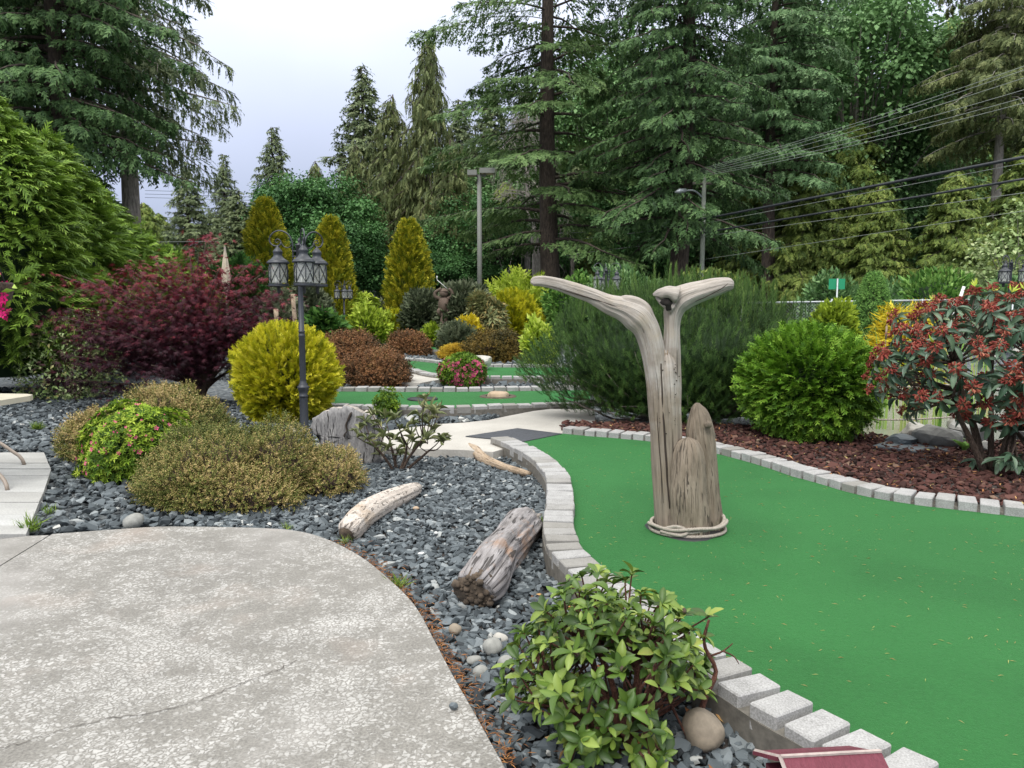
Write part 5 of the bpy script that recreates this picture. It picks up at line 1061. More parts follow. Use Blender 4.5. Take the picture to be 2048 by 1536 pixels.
# dead trees
r = np.random.default_rng(330); D = 46; H = HT(185, D); t = thing('dead_tree', 'bare grey dead tree with a veil of fine twigs left of the rugged fir', 'tree', (XD(1052, D), D, -.12)); mb = MB(); mb.tube([[0, 0, -.2], [.1, 0, H * .5], [0, 0, H]], [.26, .16, .03], 8); mb.build('trunk', M['bark_dead'], t); mb = MB()
for i in range(150):
    z = H * (0.35 + .62 * r.random()); az = r.uniform(0, 6.28); l = (H - z) * .28 + .7; dh = np.array([math.cos(az), math.sin(az), 0]); c = np.array([[0, 0, z], *(np.array([0, 0, z]) + dh * l * .5 + [0, 0, .05 * l], np.array([0, 0, z]) + dh * l + [0, 0, -.45 * l], np.array([0, 0, z]) + dh * l * 1.1 + [0, 0, -.9 * l])]); mb.tube(crom(c, 8), np.linspace(.03, .008, 8), 3, cap=False)
    for j in range(5):
        p = crom(c, 8)[r.integers(2, 8)]; mb.tube(crom([p, p + r.normal(0, .3, 3) - [0, 0, .3], p + r.normal(0, .4, 3) - [0, 0, .8]], 4), np.linspace(.014, .006, 4), 3, cap=False)
mb.build('branch', M['bark_dead'], t, kind='stuff')
D = 42; t = thing('broken_snag', 'broken bleached tree snag left of the thick dark trunk', 'tree', (XD(1072, D), D, -.12)); H = HT(435, D); mb = MB(); mb.tube(crom([[-.1, 0, -.2], [0, 0, H * .5], [-.12, 0, H]], 16), np.linspace(.36, .16, 16), 10, fn=lambda th, s: 1 + .18 * np.sin(3 * th + 9 * s) + .12 * np.sin(7 * th - 20 * s)); mb.build('trunk', M['bark_dead'], t)
mb = MB()
for i in range(9):
    z = H * r.uniform(.3, .95); a_ = r.uniform(0, 6.28); mb.tube(crom([[0, 0, z], [math.cos(a_) * .4, math.sin(a_) * .4, z + .1], [math.cos(a_) * .9, math.sin(a_) * .9, z - .3]], 5), np.linspace(.05, .01, 5), 4)
mb.build('branch', M['bark_dead'], t)
# ------------------------------------------------------------------ driftwood sculpture
SB = G(1370, 1058, Z_TURF); SD = SB[1]; PPM = SD / F_PX
def dpts(L_, dy=0.0):
    """(px, py, radius px[, dy]) -> local points and radii at the sculpture"""
    P = np.array([np.append(AT(q[0], q[1], SD + (q[3] if len(q) > 3 else dy)) - SB, q[2] * PPM) for q in L_]); return P
def wobble(seed, a=0.05, grooves=(), fine=0.02):
    r = np.random.default_rng(seed); ph = r.uniform(0, 6.28, 8); g = [(c, w, d, r.uniform(-.25, .25), r.uniform(2, 5)) for c, w, d in grooves]
    def fn(th, s):
        R = 1 + a * np.sin(2 * th + 4 * s + ph[0]) + a * .7 * np.sin(3 * th - 7 * s + ph[1]) + a * .5 * np.sin(th + 11 * s + ph[2]) + fine * np.sin(9 * th + 5 * s + ph[3]) + fine * np.sin(14 * th - 9 * s + ph[4]) + fine * .8 * np.sin(23 * th + 3 * np.sin(9 * s) + ph[5])
        for c, w, d, dr, fq in g: R = R - d * np.exp(-(((th - c - dr * np.sin(fq * s) + math.pi) % (2 * math.pi) - math.pi) / w) ** 2) * np.clip(4 * s, 0, 1) * np.clip(4 * (1 - s), 0, 1)
        return R
    return fn
def loft(mb, P, n=60, seg=56, fn=None):
    C = crom(P, n); mb.tube(C[:, :3], C[:, 3], seg, fn=fn); return mb
t = thing('driftwood_sculpture', 'forked driftwood post with two outstretched arms on the green', 'sculpture', SB)
mb = MB(); loft(mb, dpts([(1322, 900, 14), (1319, 840, 20), (1316, 770, 24), (1309, 720, 25), (1301, 680, 26), (1291, 652, 28), (1274, 631, 31), (1248, 616, 25), (1218, 607, 19.5), (1185, 592, 15), (1150, 580, 13.5), (1115, 569, 11.5), (1085, 563, 10), (1066, 563, 8), (1061, 563, 3)]), 90, 56, wobble(1, .07, [(4.2, .06, .25), (1.0, .05, .15), (5.0, .05, .15), (3.5, .04, .12)], .022)); mb.build('forked_limb', M['drift_pale'], t)
mb = MB(); loft(mb, dpts([(1306, 720, 10), (1303, 680, 14), (1297, 645, 16), (1288, 620, 16), (1272, 607, 14), (1250, 602, 12), (1234, 601, 5)], -0.015), 34, 34, wobble(8, .08)); mb.build('burl', M['drift_pale'], t)
mb = MB(); loft(mb, dpts([(1342, 900, 12, .02), (1342, 840, 17, .02), (1342, 780, 19, .02), (1342, 720, 18, .02), (1343, 680, 16.5, .02), (1344, 650, 16, .02), (1347, 625, 20, .02), (1357, 603, 27, .02), (1380, 591, 25, .02), (1405, 583, 22, .02), (1432, 575, 19, .02), (1452, 570, 15, .02), (1462, 570, 12, .02), (1466, 570, 8, .02)]), 90, 56, wobble(2, .075, [(3.9, .06, .22), (5.2, .05, .2), (4.6, .04, .14)], .022)); mb.build('forked_limb', M['drift_pale'], t)
mb = MB(); loft(mb, dpts([(1341, 1064, 31, .01), (1338, 1000, 30, .01), (1334, 920, 30, .01), (1331, 840, 31, .01), (1329, 780, 31, .01), (1328, 740, 29, .01), (1328, 715, 22, .01), (1329, 700, 8, .01)]), 80, 72, wobble(11, .03, [(4.55, .07, .3), (5.15, .05, .16), (4.1, .04, .12), (5.6, .05, .14)], .015)); mb.build('trunk', M['drift_pale'], t)
rh = np.random.default_rng(77); mb = MB()
for i in range(34):
    x, y = rh.uniform(1305, 1356), rh.uniform(720, 870); q = AT(x, y, SD) - SB; dx = (x - 1331) / 31; q[1] = .01 - .1 * math.sqrt(max(0, 1 - dx * dx)); s_ = rh.uniform(.002, .0045); mb.tube([q + [0, .01, 0], q - [0, .0015, 0]], s_, 6)
mb.build('worm_holes', M['crack'], t, kind='stuff')
for L_ in ([(1100, 572), (1150, 588), (1200, 603), (1245, 620), (1272, 640), (1284, 665)], [(1385, 604), (1410, 592), (1438, 577), (1452, 567)], [(1352, 700), (1350, 760), (1348, 830)], [(1310, 760), (1312, 850), (1318, 940), (1322, 1000)], [(1340, 850), (1341, 940), (1343, 1010)]):
    P = np.array([AT(x, y, SD) - SB for x, y in L_]); P[:, 1] = -.068; P[0, 1] = P[-1, 1] = -.05 if L_[0][0] > 1300 else -.045
    if L_[0][0] == 1100: P[:, 1] = [-.03, -.04, -.052, -.075, -.088, -.078]
    if L_[0][0] == 1352: P[:, 1] = [-.035, -.06, -.065]
    if L_[0][0] in (1310, 1340): P[:, 1] = np.array([.01 - .1 * math.sqrt(max(0.05, 1 - ((x - 1333) / 30.5) ** 2)) for x, y in L_])
    mb = MB(); mb.tube(crom(P, 20), np.interp(np.linspace(0, 1, 20), [0, .3, .8, 1], [.001, .0035, .003, .001]), 5); mb.build('crack', M['crack'], t)
# torn hollow lip at the elbow of the right arm
mb = MB(); loft(mb, dpts([(1354, 590, 18), (1338, 586, 14), (1320, 586, 9), (1306, 590, 2)], -0.055), 20, 26, wobble(3, .12)); loft(mb, dpts([(1345, 618, 10), (1333, 612, 8), (1322, 604, 5), (1312, 594, 2)], -0.04), 20, 22, wobble(4, .15)); mb.build('torn_lip', M['drift_pale'], t)
mb = MB(); loft(mb, dpts([(1326, 597, 9), (1335, 607, 10), (1338, 621, 5)], -0.05), 12, 18, wobble(5, .1)); mb.build('hollow_shade', M['hollow_shade'], t)  # solid bulge, coloured near black to stand for the shade inside the opening
mb = MB()
for i, (x, y0, y1, w) in enumerate([(1322, 720, 690, 5), (1328, 716, 700, 4), (1334, 735, 700, 4), (1331, 760, 706, 6)]): loft(mb, dpts([(x, y1 + 60, w), (x, y0, w * .8), (x + 1, y1, .6)], -.045), 10, 8)
mb.build('splinter', M['log_tan'], t)
mb = MB(); P = crom(dpts([(1317, 725, 1.2), (1320, 800, 1.6), (1325, 880, 2.2), (1330, 960, 1.8), (1334, 1010, 1.0)], 0), 26)
for i in range(26): P[i, 1] = -0.086 + 0.004 * math.sin(i)
mb.tube(P[:, :3], P[:, 3], 6); mb.build('crack', M['crack'], t)
mb = MB(); loft(mb, dpts([(1378, 1074, 41, -.09), (1377, 1040, 40, -.09), (1376, 990, 38, -.09), (1376, 940, 35, -.08), (1376, 905, 30, -.07), (1376, 886, 22, -.065), (1376, 877, 11, -.06), (1376, 874, 2, -.06)]), 60, 64, wobble(6, .035, [(4.6, .07, .16), (5.0, .05, .12), (4.0, .05, .14), (3.6, .1, .1)], .025)); mb.build('short_stump', M['drift_brown'], t)
mb = MB(); loft(mb, dpts([(1412, 1066, 33, .03), (1411, 1020, 33, .03), (1408, 960, 31, .03), (1403, 900, 29, .03), (1400, 860, 27, .03), (1398, 832, 20, .03), (1395, 815, 12, .03), (1395, 806, 4, .03)]), 60, 64, wobble(7, .045, [(4.75, .06, .3), (5.4, .05, .2)], .025)); mb.build('short_stump', M['drift_brown'], t)
mb = MB(); loft(mb, dpts([(1415, 850, 3, -.05), (1416, 849, 8, -.075), (1417, 848, 3, -.09)]), 8, 14); mb.build('knot', M['drift_brown'], t)
mb = MB(); mb.lathe([(0.25, 0.001), (0.24, 0.012), (0.0, 0.014)], (0, 0, -0.002), 20, fn=lambda th, z: 1 + .1 * np.sin(3 * th)); mb.build('base', M['cup'], t)
# rope coiled round the foot
t = thing('rope_coil', 'twisted white rope coiled round the foot of the driftwood', 'rope', SB)
def rope_path(mb, C, r0, turns, n=7):
    C = np.asarray(C); k = len(C); Tn = unit(np.gradient(C, axis=0)); a = unit(np.cross(Tn, [0, 0, 1.0])); b = np.cross(a, Tn); s = np.linspace(0, turns * 2 * math.pi, k)
    for q in range(3):
        p = s + q * 2.094; mb.tube(C + r0 * .52 * (np.cos(p)[:, None] * a + np.sin(p)[:, None] * b), r0 * .58, n)
for q, (rx, ry, z0, dz, ph) in enumerate([(.245, .20, .02, .012, 0.0), (.236, .19, .05, .02, 1.2), (.252, .205, .035, .03, 2.8)]):
    th = np.linspace(0, 2 * math.pi, 260); C = np.stack([rx * np.cos(th) + .01, ry * np.sin(th) * 1.02 - .02, z0 + dz * np.sin(th + ph) + .004 * np.sin(5 * th + ph) + (0.02 if q else 0.0) * (np.cos(th) ** 4)], 1); C[:, 2] = np.maximum(C[:, 2], .014)
    mb = MB(); rope_path(mb, C, .0118, 56); mb.build('loop', M['rope'], t)
mb = MB(); C = crom([[-.17, -.16, .05], [-.1, -.2, .075], [-.03, -.21, .05], [-.08, -.225, .025], [-.19, -.15, .03]], 90); rope_path(mb, C, .012, 20); mb.build('knot', M['rope'], t)
# ------------------------------------------------------------------ logs in the gravel
def log(name, label, pts, mat, seed, z0, grooves, endmat=None, a=.05, seg=44, jag=False):
    P = np.array([np.append(G(px, py, z0 + rr * .8), rr) for px, py, rr in pts]); P[:, 2] = z0 + P[:, 3] * .8; b = P[0, :3].copy(); b[2] = z0; t = thing(name, label, 'log', b); P[:, :3] -= b; mb = MB(); loft(mb, P, 56, seg, wobble(seed, a, grooves, .03)); mb.build('wood', M[mat], t)
    if endmat:
        mb = MB(); d = unit(P[0, :3] - P[1, :3]); C = np.stack([P[0, :3] - d * .03, P[0, :3] + d * .012, P[0, :3] + d * .022]); mb.tube(C, [P[0, 3] * 1.02, P[0, 3] * .9, P[0, 3] * .3], 26, fn=wobble(seed + 9, .07, (), .07)); mb.build('broken_end', M[endmat], t)
    if jag:                                        # splintered far end
        r = np.random.default_rng(seed); d = unit(P[-1, :3] - P[-2, :3]); up = np.array([0, 0, 1.]); sd_ = unit(np.cross(d, up)); u2 = np.cross(sd_, d); mb = MB()
        for i in range(26):
            a_ = r.uniform(0, 6.28); q = r.uniform(.35, 1.0) * P[-1, 3]; b0 = P[-1, :3] - d * .06 + q * (math.cos(a_) * sd_ + math.sin(a_) * u2); mb.tube([b0, b0 + d * .07, b0 + d * r.uniform(.09, .16) + r.normal(0, .006, 3)], [.018, .014, .002], 5)
        mb.build('splinters', M['log_pale'], t, kind='stuff')
        mb = MB()                                  # knobbly rotten bark at the near end
        d = unit(P[0, :3] - P[1, :3]); sd_ = unit(np.cross(d, up)); u2 = np.cross(sd_, d)
        for i in range(90):
            a_ = r.uniform(0, 6.28); q = math.sqrt(r.random()) * .98 * P[0, 3]; b0 = P[0, :3] + q * (math.cos(a_) * sd_ + math.sin(a_) * u2) + d * r.uniform(-.01, .022); s_ = r.uniform(.008, .024); mb.tube([b0 - d * s_, b0 - d * s_ * .4, b0 + d * s_ * .6, b0 + d * s_], [s_ * .3, s_, s_ * .9, s_ * .3], 6)
        mb.build('bark', M[endmat], t, kind='stuff')
    return t
log('bleached_log', 'bleached white curved log lying on the slate gravel', [(694, 1068, .06), (702, 1058, .082), (722, 1036, .086), (752, 1015, .085), (785, 998, .082), (812, 986, .075), (830, 978, .055), (836, 976, .015)], 'log_pale', 21, Z_GRAVEL, [(4.2, .08, .12), (1.2, .06, .15), (5.2, .06, .1)], 'rot')
log('old_log', 'thick grey old log with broken rotten end leaning on the kerb', [(948, 1182, .11), (958, 1168, .128), (985, 1130, .132), (1010, 1098, .126), (1035, 1068, .118), (1050, 1052, .112), (1058, 1044, .095)], 'log_old', 22, Z_GRAVEL, [(.3, .05, .26), (.9, .04, .2), (1.5, .06, .25), (5.6, .06, .22), (4.6, .05, .2), (2.2, .08, .2)], 'rot', .085, 72, True)
log('tan_branch', 'thin tan driftwood branch lying against the brick kerb', [(938, 893, .04), (948, 900, .05), (962, 914, .048), (985, 925, .04), (1015, 936, .036), (1045, 945, .034), (1060, 949, .026)], 'log_tan', 23, Z_GRAVEL + .01, [(1.0, .1, .2)], None, .08, 28)
# cut stump standing on edge: flat sawn face to the camera
b = G(690, 927, Z_GRAVEL); t = thing('cut_stump', 'big grey weathered slice of trunk standing on edge by the lamp', 'stump', b); k = b[1] / F_PX
outl = [(622, 850), (628, 836), (640, 828), (655, 818), (675, 814), (700, 813), (722, 822), (745, 832), (758, 850), (765, 875), (766, 905), (760, 926), (700, 931), (668, 929), (655, 905), (640, 880), (630, 866)]
r_ = np.random.default_rng(31); oc = crom(np.array([AT(x, y, b[1]) - b for x, y in outl + outl[:1]]), 90)[:-1]; oc += np.c_[r_.normal(0, .009, 89), np.zeros(89), r_.normal(0, .009, 89)]; oc[:, 2] = np.maximum(oc[:, 2], -.02); ctr = oc.mean(0); V = []; UV = []; rings = [1.0, .97, .8, .6, .4, .2, .05]
for q in rings:
    p = ctr + (oc - ctr) * q; p[:, 1] = -.06 + (0.03 if q == 1 else 0) + .012 * np.sin(p[:, 0] * 40) * (1 - q) + .012 * p[:, 2]; V.append(p)
V = np.concatenate(V); UV = np.stack([V[:, 0] * 0.5, V[:, 2] * 2.0], 1); n = 89; i, j = np.meshgrid(np.arange(len(rings) - 1), np.arange(n), indexing='ij'); j2 = (j + 1) % n; Q = np.stack([i * n + j, i * n + j2, (i + 1) * n + j2, (i + 1) * n + j], -1).reshape(-1, 4)
obj('sawn_face', mesh('sawn_face', V, [Q[:, ::-1], np.array([[(len(rings) - 1) * n + a for a in range(n)]])], M['stump'], uv=UV), t)
back = oc.copy(); back[:, 1] = .22; back[:, [0, 2]] = ctr[[0, 2]] + (back[:, [0, 2]] - ctr[[0, 2]]) * .9; fr_ = oc.copy(); fr_[:, 1] = -.03; mid_ = (fr_ + back) / 2 + np.c_[r_.normal(0, .012, n), np.zeros(n), r_.normal(0, .012, n)]; V = np.concatenate([fr_, mid_, back, [back.mean(0)]]); i, j = np.meshgrid([0, 1], np.arange(n), indexing='ij'); j2 = (j + 1) % n
Q = np.stack([i * n + j, i * n + j2, (i + 1) * n + j2, (i + 1) * n + j], -1).reshape(-1, 4); T3 = np.array([[2 * n + a, 2 * n + (a + 1) % n, 3 * n] for a in range(n)]); obj('rim', mesh('rim', V, [Q, T3], M['stump_edge']), t)
mb = MB(); cr = np.array([AT(x, y, b[1] - .065) - b for x, y in [(703, 824), (697, 838), (692, 850), (694, 862), (688, 870), (690, 876)]]); mb.tube(crom(cr, 16), [.004] + [.013] * 4 + [.009] * 6 + [.006] * 4 + [.002], 6); mb.build('split', M['crack'], t)
# ------------------------------------------------------------------ cobbles, rocks
def rock(name, label, px, py, size, mat, seed, z=Z_GRAVEL, a=.12, cat='stone', group=None, facet=0, sub=3, rz=None, sink=.25):
    r = np.random.default_rng(seed); bm = bmesh.new(); bmesh.ops.create_icosphere(bm, subdivisions=sub, radius=1.0); V = np.array([v.co[:] for v in bm.verts]); F = np.array([[v.index for v in f.verts] for f in bm.faces]); bm.free()
    for q in range(facet): nn = unit(r.normal(size=3)); d = r.uniform(.55, .85); V = V - np.maximum(V @ nn - d, 0)[:, None] * nn
    V = V * (1 + a * lump(seed, 10, 2.0)(V) * .6 + .03 * lump(seed + 1, 10, 6)(V))[:, None] * np.array(size); g = G(px, py, z); o = obj(name, mesh(name, V, F, M[mat], smooth=facet == 0), loc=(g[0], g[1], z + size[2] * (1 - sink)), rot=(0, 0, r.uniform(0, 3) if rz is None else rz)); return tag(o, label, cat, group)
rock('cobble', 'brown round cobble next to the patio edge', 910, 1268, (.037, .032, .028), 'cobble_brown', 401)
rock('cobble', 'large smooth grey cobble left of the rhododendron', 985, 1305, (.052, .042, .036), 'cobble', 402)
rock('cobble', 'flat pale grey cobble beside the large smooth cobble', 948, 1327, (.035, .028, .02), 'cobble', 403)
rock('cobble', 'small banded grey cobble nearest the patio edge', 960, 1352, (.036, .03, .026), 'cobble', 404)
rock('cobble', 'tan cobble under the rhododendron leaves', 1000, 1285, (.036, .03, .026), 'rock_pale', 405); rock('cobble', 'grey cobble half hidden by the rhododendron', 1012, 1335, (.04, .035, .03), 'cobble', 406)
rock('cobble', 'rounded grey stone inside the rhododendron stems', 1210, 1390, (.05, .045, .04), 'cobble', 407)
rock('boulder', 'brown mottled boulder against the kerb under the bare limb', 1405, 1490, (.085, .075, .075), 'cobble_brown', 408)
rock('loose_stone', 'single dark gravel stone lying on the patio', 908, 1420, (.019, .017, .016), 'slate', 409, Z_PATIO, .2, facet=8, sub=2, sink=.1)
rock('slate_flake', 'flat grey slate flake in the gravel by the old log', 895, 1248, (.05, .03, .008), 'slate', 410, sink=-.6); rock('white_pebble', 'white flat pebble in the slate gravel', 842, 1112, (.022, .012, .008), 'white', 411, sink=-1.2); rock('white_pebble', 'small round white pebble near the bleached log', 872, 1072, (.014, .012, .01), 'white', 412, sink=-1.2); rock('tan_chip', 'orange tan wood chip beside the bleached log', 832, 1022, (.025, .018, .014), 'log_tan', 413, sink=-.6)
rock('boulder', 'grey rounded rock at the edge of the big heather', 268, 1054, (.075, .06, .055), 'cobble', 414)
rock('boulder', 'pale flat topped boulder at the green behind the pink azalea', 955, 740, (.36, .3, .22), 'rock_pale', 415, Z_TURF, .1, facet=9, rz=.3)
for k, (px, py, s, mt, lab) in enumerate([(1868, 897, (.26, .18, .16), 'rock', 'mossy grey boulder at the pond edge'), (1800, 893, (.2, .13, .08), 'slate', 'low flat slate boulder at the pond edge by the globe cedar'), (1832, 882, (.2, .13, .13), 'rock_pale', 'grey boulder behind the mossy one at the pond'), (1945, 880, (.24, .18, .16), 'rock', 'grey boulder under the red rhododendron'), (1920, 868, (.2, .15, .16), 'rock_pale', 'pale boulder standing in the pond margin'), (1965, 905, (.1, .09, .07), 'rock_pale', 'small pale stone under the red rhododendron'), (2035, 880, (.25, .18, .15), 'rock', 'grey boulder behind the red rhododendron stems'), (1790, 700, (.3, .2, .2), 'rock_pale', 'white boulder across the pond below the juniper')]): rock('boulder', lab, px, py, s, mt, 420 + k, 0.0, .1, facet=8)
g = G(1800, 903, .03); o = slab('pond_liner', np.array([G(x, y, .035)[:2] for x, y in [(1745, 893), (1800, 900), (1830, 905), (1860, 898), (1900, 904), (1905, 893), (1840, 885), (1780, 882)]]), .045, .02, M['slate']); tag(o, 'grey flagstone lip along the pond edge', 'stone')
for k in range(7): rock('boulder', 'pale boulder along the far pond bank', 1600 + k * 75, 716 + (k % 3) * 6, (.35, .25, .2), 'rock_pale', 440 + k, -.05, .15, facet=7, group='boulders on the far pond bank')
# ------------------------------------------------------------------ lamps
def arm_pt(x, y): return np.array([(680 - x) / 1812 / .94, 0, 2.15 + (400 - y) / 1812])
def make_lamp(label):
    t = thing('lamp_post', label, 'lamp post', (0, 0, 0)); mb = MB(); fl = lambda th, z: 1 + .05 * np.cos(10 * th) * ((z > .02) & (z < 1.52))
    mb.lathe([(.095, 0), (.095, .05), (.06, .07), (.046, .1), (.044, .45), (.044, .46)], n=30, fn=lambda th, z: 1 + .05 * np.cos(10 * th) * (z > .09)); mb.build('base_column', M['lamp'], t)
    mb = MB(); mb.lathe([(.044, .45), (.05, .455), (.05, .475), (.044, .48), (.05, .52), (.066, .56), (.068, .575), (.05, .585), (.05, .6), (.036, .62), (.034, .66)], n=24); mb.build('collar', M['lamp'], t)
    mb = MB(); mb.lathe([(.035, .64), (.034, 1.14), (.038, 1.15), (.038, 1.16), (.033, 1.165), (.033, 1.19), (.038, 1.195), (.038, 1.205), (.031, 1.21), (.029, 1.7), (.029, 2.0)], n=24); mb.build('pole', M['lamp'], t)
    mb = MB(); mb.lathe([(.034, 1.98), (.036, 1.99), (.036, 2.15), (.045, 2.155), (.045, 2.17), (.02, 2.178), (.01, 2.19), (.017, 2.205), (.016, 2.22), (.006, 2.235), (0, 2.245)], n=20); mb.build('post_head', M['lamp'], t)
    for ang in (-80, 40, 160):
        a = math.radians(ang); R = Matrix.Rotation(a, 4, 'Z'); mb = MB()
        mb.tube(crom([arm_pt(*q) for q in [(555, 700), (555, 480), (550, 350), (530, 270), (490, 190), (430, 130), (350, 95), (270, 90), (190, 120), (130, 180), (97, 260), (110, 320), (150, 370), (215, 395), (270, 392), (312, 362), (322, 322)]], 40), .0085, 7)
        mb.tube(crom([arm_pt(*q) for q in [(525, 370), (505, 405), (455, 430), (400, 415), (350, 370), (320, 300), (285, 262), (245, 258), (215, 285), (222, 318), (255, 328), (268, 305)]], 30), .0055, 6)
        for zz in (500, 610): mb.box(arm_pt(600, zz) + [-.01, 0, 0], (.09, .022, .018))
        ar = mb.build('scroll_arm', M['lamp'], t, rot=(0, 0, a)); lx = arm_pt(255, 400)[0]
        mb = MB(); mb.lathe([(.0, 2.165), (.012, 2.16), (.014, 2.145), (.03, 2.125), (.05, 2.1), (.054, 2.09), (.052, 2.08), (.046, 2.06), (.05, 2.04), (.07, 2.015), (.1, 1.995), (.108, 1.99), (.108, 1.985), (.122, 1.975), (.125, 1.965), (.12, 1.957), (.1, 1.955), (.1, 1.96)], (lx, 0, 0), 28); hd = mb.build('lantern_hood', M['lamp'], t, rot=(0, 0, a))
        mb = MB(); mb.lathe([(.1, 1.955), (.099, 1.745)], (lx, 0, 0), 28); mb.build('glass', M['glass'], hd)
        mb = MB()
        for q in range(6):
            b0 = q * math.pi / 3
            mb.tube([[lx + .104 * math.cos(b0), .104 * math.sin(b0), 1.74], [lx + .104 * math.cos(b0), .104 * math.sin(b0), 1.96]], .0055, 5)
            for s0, s1 in ((0, 1), (1, 0)):
                th = b0 + np.linspace(0, math.pi / 3, 6); zz = np.linspace(1.745 if s0 == 0 else 1.955, 1.955 if s0 == 0 else 1.745, 6); mb.tube(np.stack([lx + .104 * np.cos(th), .104 * np.sin(th), zz], 1), .0045, 4)
        mb.build('cage', M['lamp'], hd)
        mb = MB(); mb.lathe([(.0, 1.735), (.1, 1.735), (.112, 1.735), (.114, 1.728), (.108, 1.722), (.115, 1.715), (.112, 1.705), (.05, 1.7), (.02, 1.69), (.018, 1.64), (.01, 1.625), (0, 1.62)], (lx, 0, 0), 26); mb.build('bottom_ring', M['lamp'], hd)
        for q in range(3): mb = MB(); c = (lx + .03 * math.cos(q * 2.1), .03 * math.sin(q * 2.1)); mb.tube([[*c, 1.735], [*c, 1.80]], .008, 7); mb.build('candle', M['white'], hd)
        mb = MB(); mb.tube([[lx, 0, 1.735], [lx, 0, 1.96]], .007, 6); mb.build('stem', M['lamp'], hd)
    return t
lamp0 = make_lamp('dark metal lamp post with three lanterns by the golden globe cedar'); g = AT(603, 700, 8.7); lamp0.location = (XD(604, 8.7), 8.7, Z_GRAVEL + .06); lamp0.rotation_euler = (0, 0, math.radians(15))
for px, D, ya, rz, lab in [(690, 27.0, 571, 8, 'lamp post rising from the pale lime flowering shrub'), (741, 31.0, 590, 50, 'twin lantern lamp post in front of the dark trees behind the dull green shrub'), (1211, 17.4, 541, 50, 'lamp post above the mugo pine, left of the driftwood fork'), (1459, 28.0, 560, 30, 'lamp post half hidden behind the right driftwood arm'), (2012, 17.4, 525, 50, 'lamp post behind the red rhododendron'), (494, 26.0, 582, 20, 'lamp post behind the red maple branches')]:
    c = copy_tree(lamp0); c.location = (XD(px, D), D, AT(px, ya, D)[2] - 2.165); c.rotation_euler = (0, 0, math.radians(rz)); c['label'] = lab
# ------------------------------------------------------------------ poles, lines, street light
D = 32; t = thing('street_light', 'grey steel street light with two box heads', 'street light', (XD(960, D), D, -.12)); zt = AT(960, 352, D)[2]; mb = MB(); mb.tube([[0, 0, 0], [0, 0, zt + .12]], [.11, .09], 12); mb.build('pole', M['pole_grey'], t)
for sx, w in ((-.28, .38), (.28, .62)): mb = MB(); mb.box((sx if sx < 0 else sx + .05, -.05, zt + .22 + (.08 if sx > 0 else 0)), (w, .5, .2)); mb.box((sx * .5, 0, zt + .14), (abs(sx), .08, .08)); h_ = mb.build('lamp_head', M['pole_grey'], t, smooth=False); mb = MB(); mb.box((sx if sx < 0 else sx + .05, -.05, zt + .115 + (.08 if sx > 0 else 0)), (w * .8, .4, .02)); mb.build('lens', M['cream'], h_, smooth=False)
D = 31; t = thing('utility_pole', 'pale green treated utility pole with street lamp arm', 'pole', (XD(1400, D), D, -.12)); zt = AT(1400, 345, D)[2]; mb = MB(); mb.tube([[0, 0, 0], [0, 0, zt]], [.1, .085], 10); mb.build('pole', M['pole_green'], t)
mb = MB(); mb.tube(crom([[0, 0, zt - .9], [-.4, -.1, zt - .6], [-.9, -.2, zt - .62]], 8), .035, 6); mb.build('arm', M['metal'], t); mb = MB(); mb.tube([[-.75, -.2, zt - .6], [-1.0, -.22, zt - .63], [-1.2, -.25, zt - .68]], [.07, .12, .03], 8); mb.build('lamp_head', M['metal'], t); mb = MB(); mb.box((0, 0, zt - .3), (.9, .1, .1)); mb.build('crossarm', M['pole_wood'], t)
D = 60; t = thing('utility_pole', 'grey utility pole with crossarm right of the street light', 'pole', (XD(973, D), D, -.12)); zt = AT(973, 486, D)[2]; mb = MB(); mb.tube([[0, 0, 0], [0, 0, zt]], [.17, .13], 9); mb.build('pole', M['pole_wood'], t); mb = MB(); mb.box((0, 0, zt - .3), (1.3, .1, .1)); mb.build('crossarm', M['pole_wood'], t)
D = 40; t = thing('utility_pole', 'brown wooden post right of the thick dark trunk', 'pole', (XD(1144, D), D, -.12)); zt = AT(1144, 503, D)[2]; mb = MB(); mb.tube([[0, 0, 0], [0, 0, zt]], [.1, .09], 9); mb.build('pole', M['pole_wood'], t); mb = MB(); mb.lathe([(.09, zt), (.06, zt + .08), (.0, zt + .15)], n=8); mb.build('broken_top', M['pole_wood'], t)
def wire(label, pts, rad, mat, sag=0.0, group=None):
    P = crom(np.array([AT(*q) for q in pts]), 24); s = np.linspace(0, 1, 24); P[:, 2] -= sag * 4 * s * (1 - s); b = P[0].copy(); mb = MB(); mb.tube(P - b, rad, 5); o = mb.build('power_line', M[mat], loc=b); tag(o, label, 'cable', group)
wire('thick black cable bundle, the upper of the black cables', [(1398, 440, 31), (2060, 312, 20)], .045, 'wire_dark'); wire('thick black cable, the lower of the black cables', [(1398, 467, 31), (2060, 356, 20)], .034, 'wire_dark')
wire('thin grey cable just below the upper black bundle', [(1398, 449, 31), (2060, 324, 20)], .008, 'wire_light')
for k, (y0, y1, y2) in enumerate([(318, 240, 128), (324, 248, 136), (328, 262, 152), (335, 278, 176), (340, 292, 192), (345, 302, 203)]): wire('thin pale overhead conductor above the black cables', [(1400, 338 + k * 3, 31), (2060, y2, 21)], .008, 'wire_light', .12, group='pale conductors over the road')
wire('thin pale cable sagging below the black cables', [(1400, 474, 31), (2060, 384, 20)], .008, 'wire_light'); wire('lowest thin pale cable over the cone spruce', [(1400, 520, 31), (2060, 420, 20)], .007, 'wire_light')
for k, y in enumerate((381, 388, 395)): wire('thin dark wire crossing the open sky', [(290, y, 70), (600, y + 8, 66), (940, y + 14, 60)], .018, 'wire_dark', group='wires across the sky')
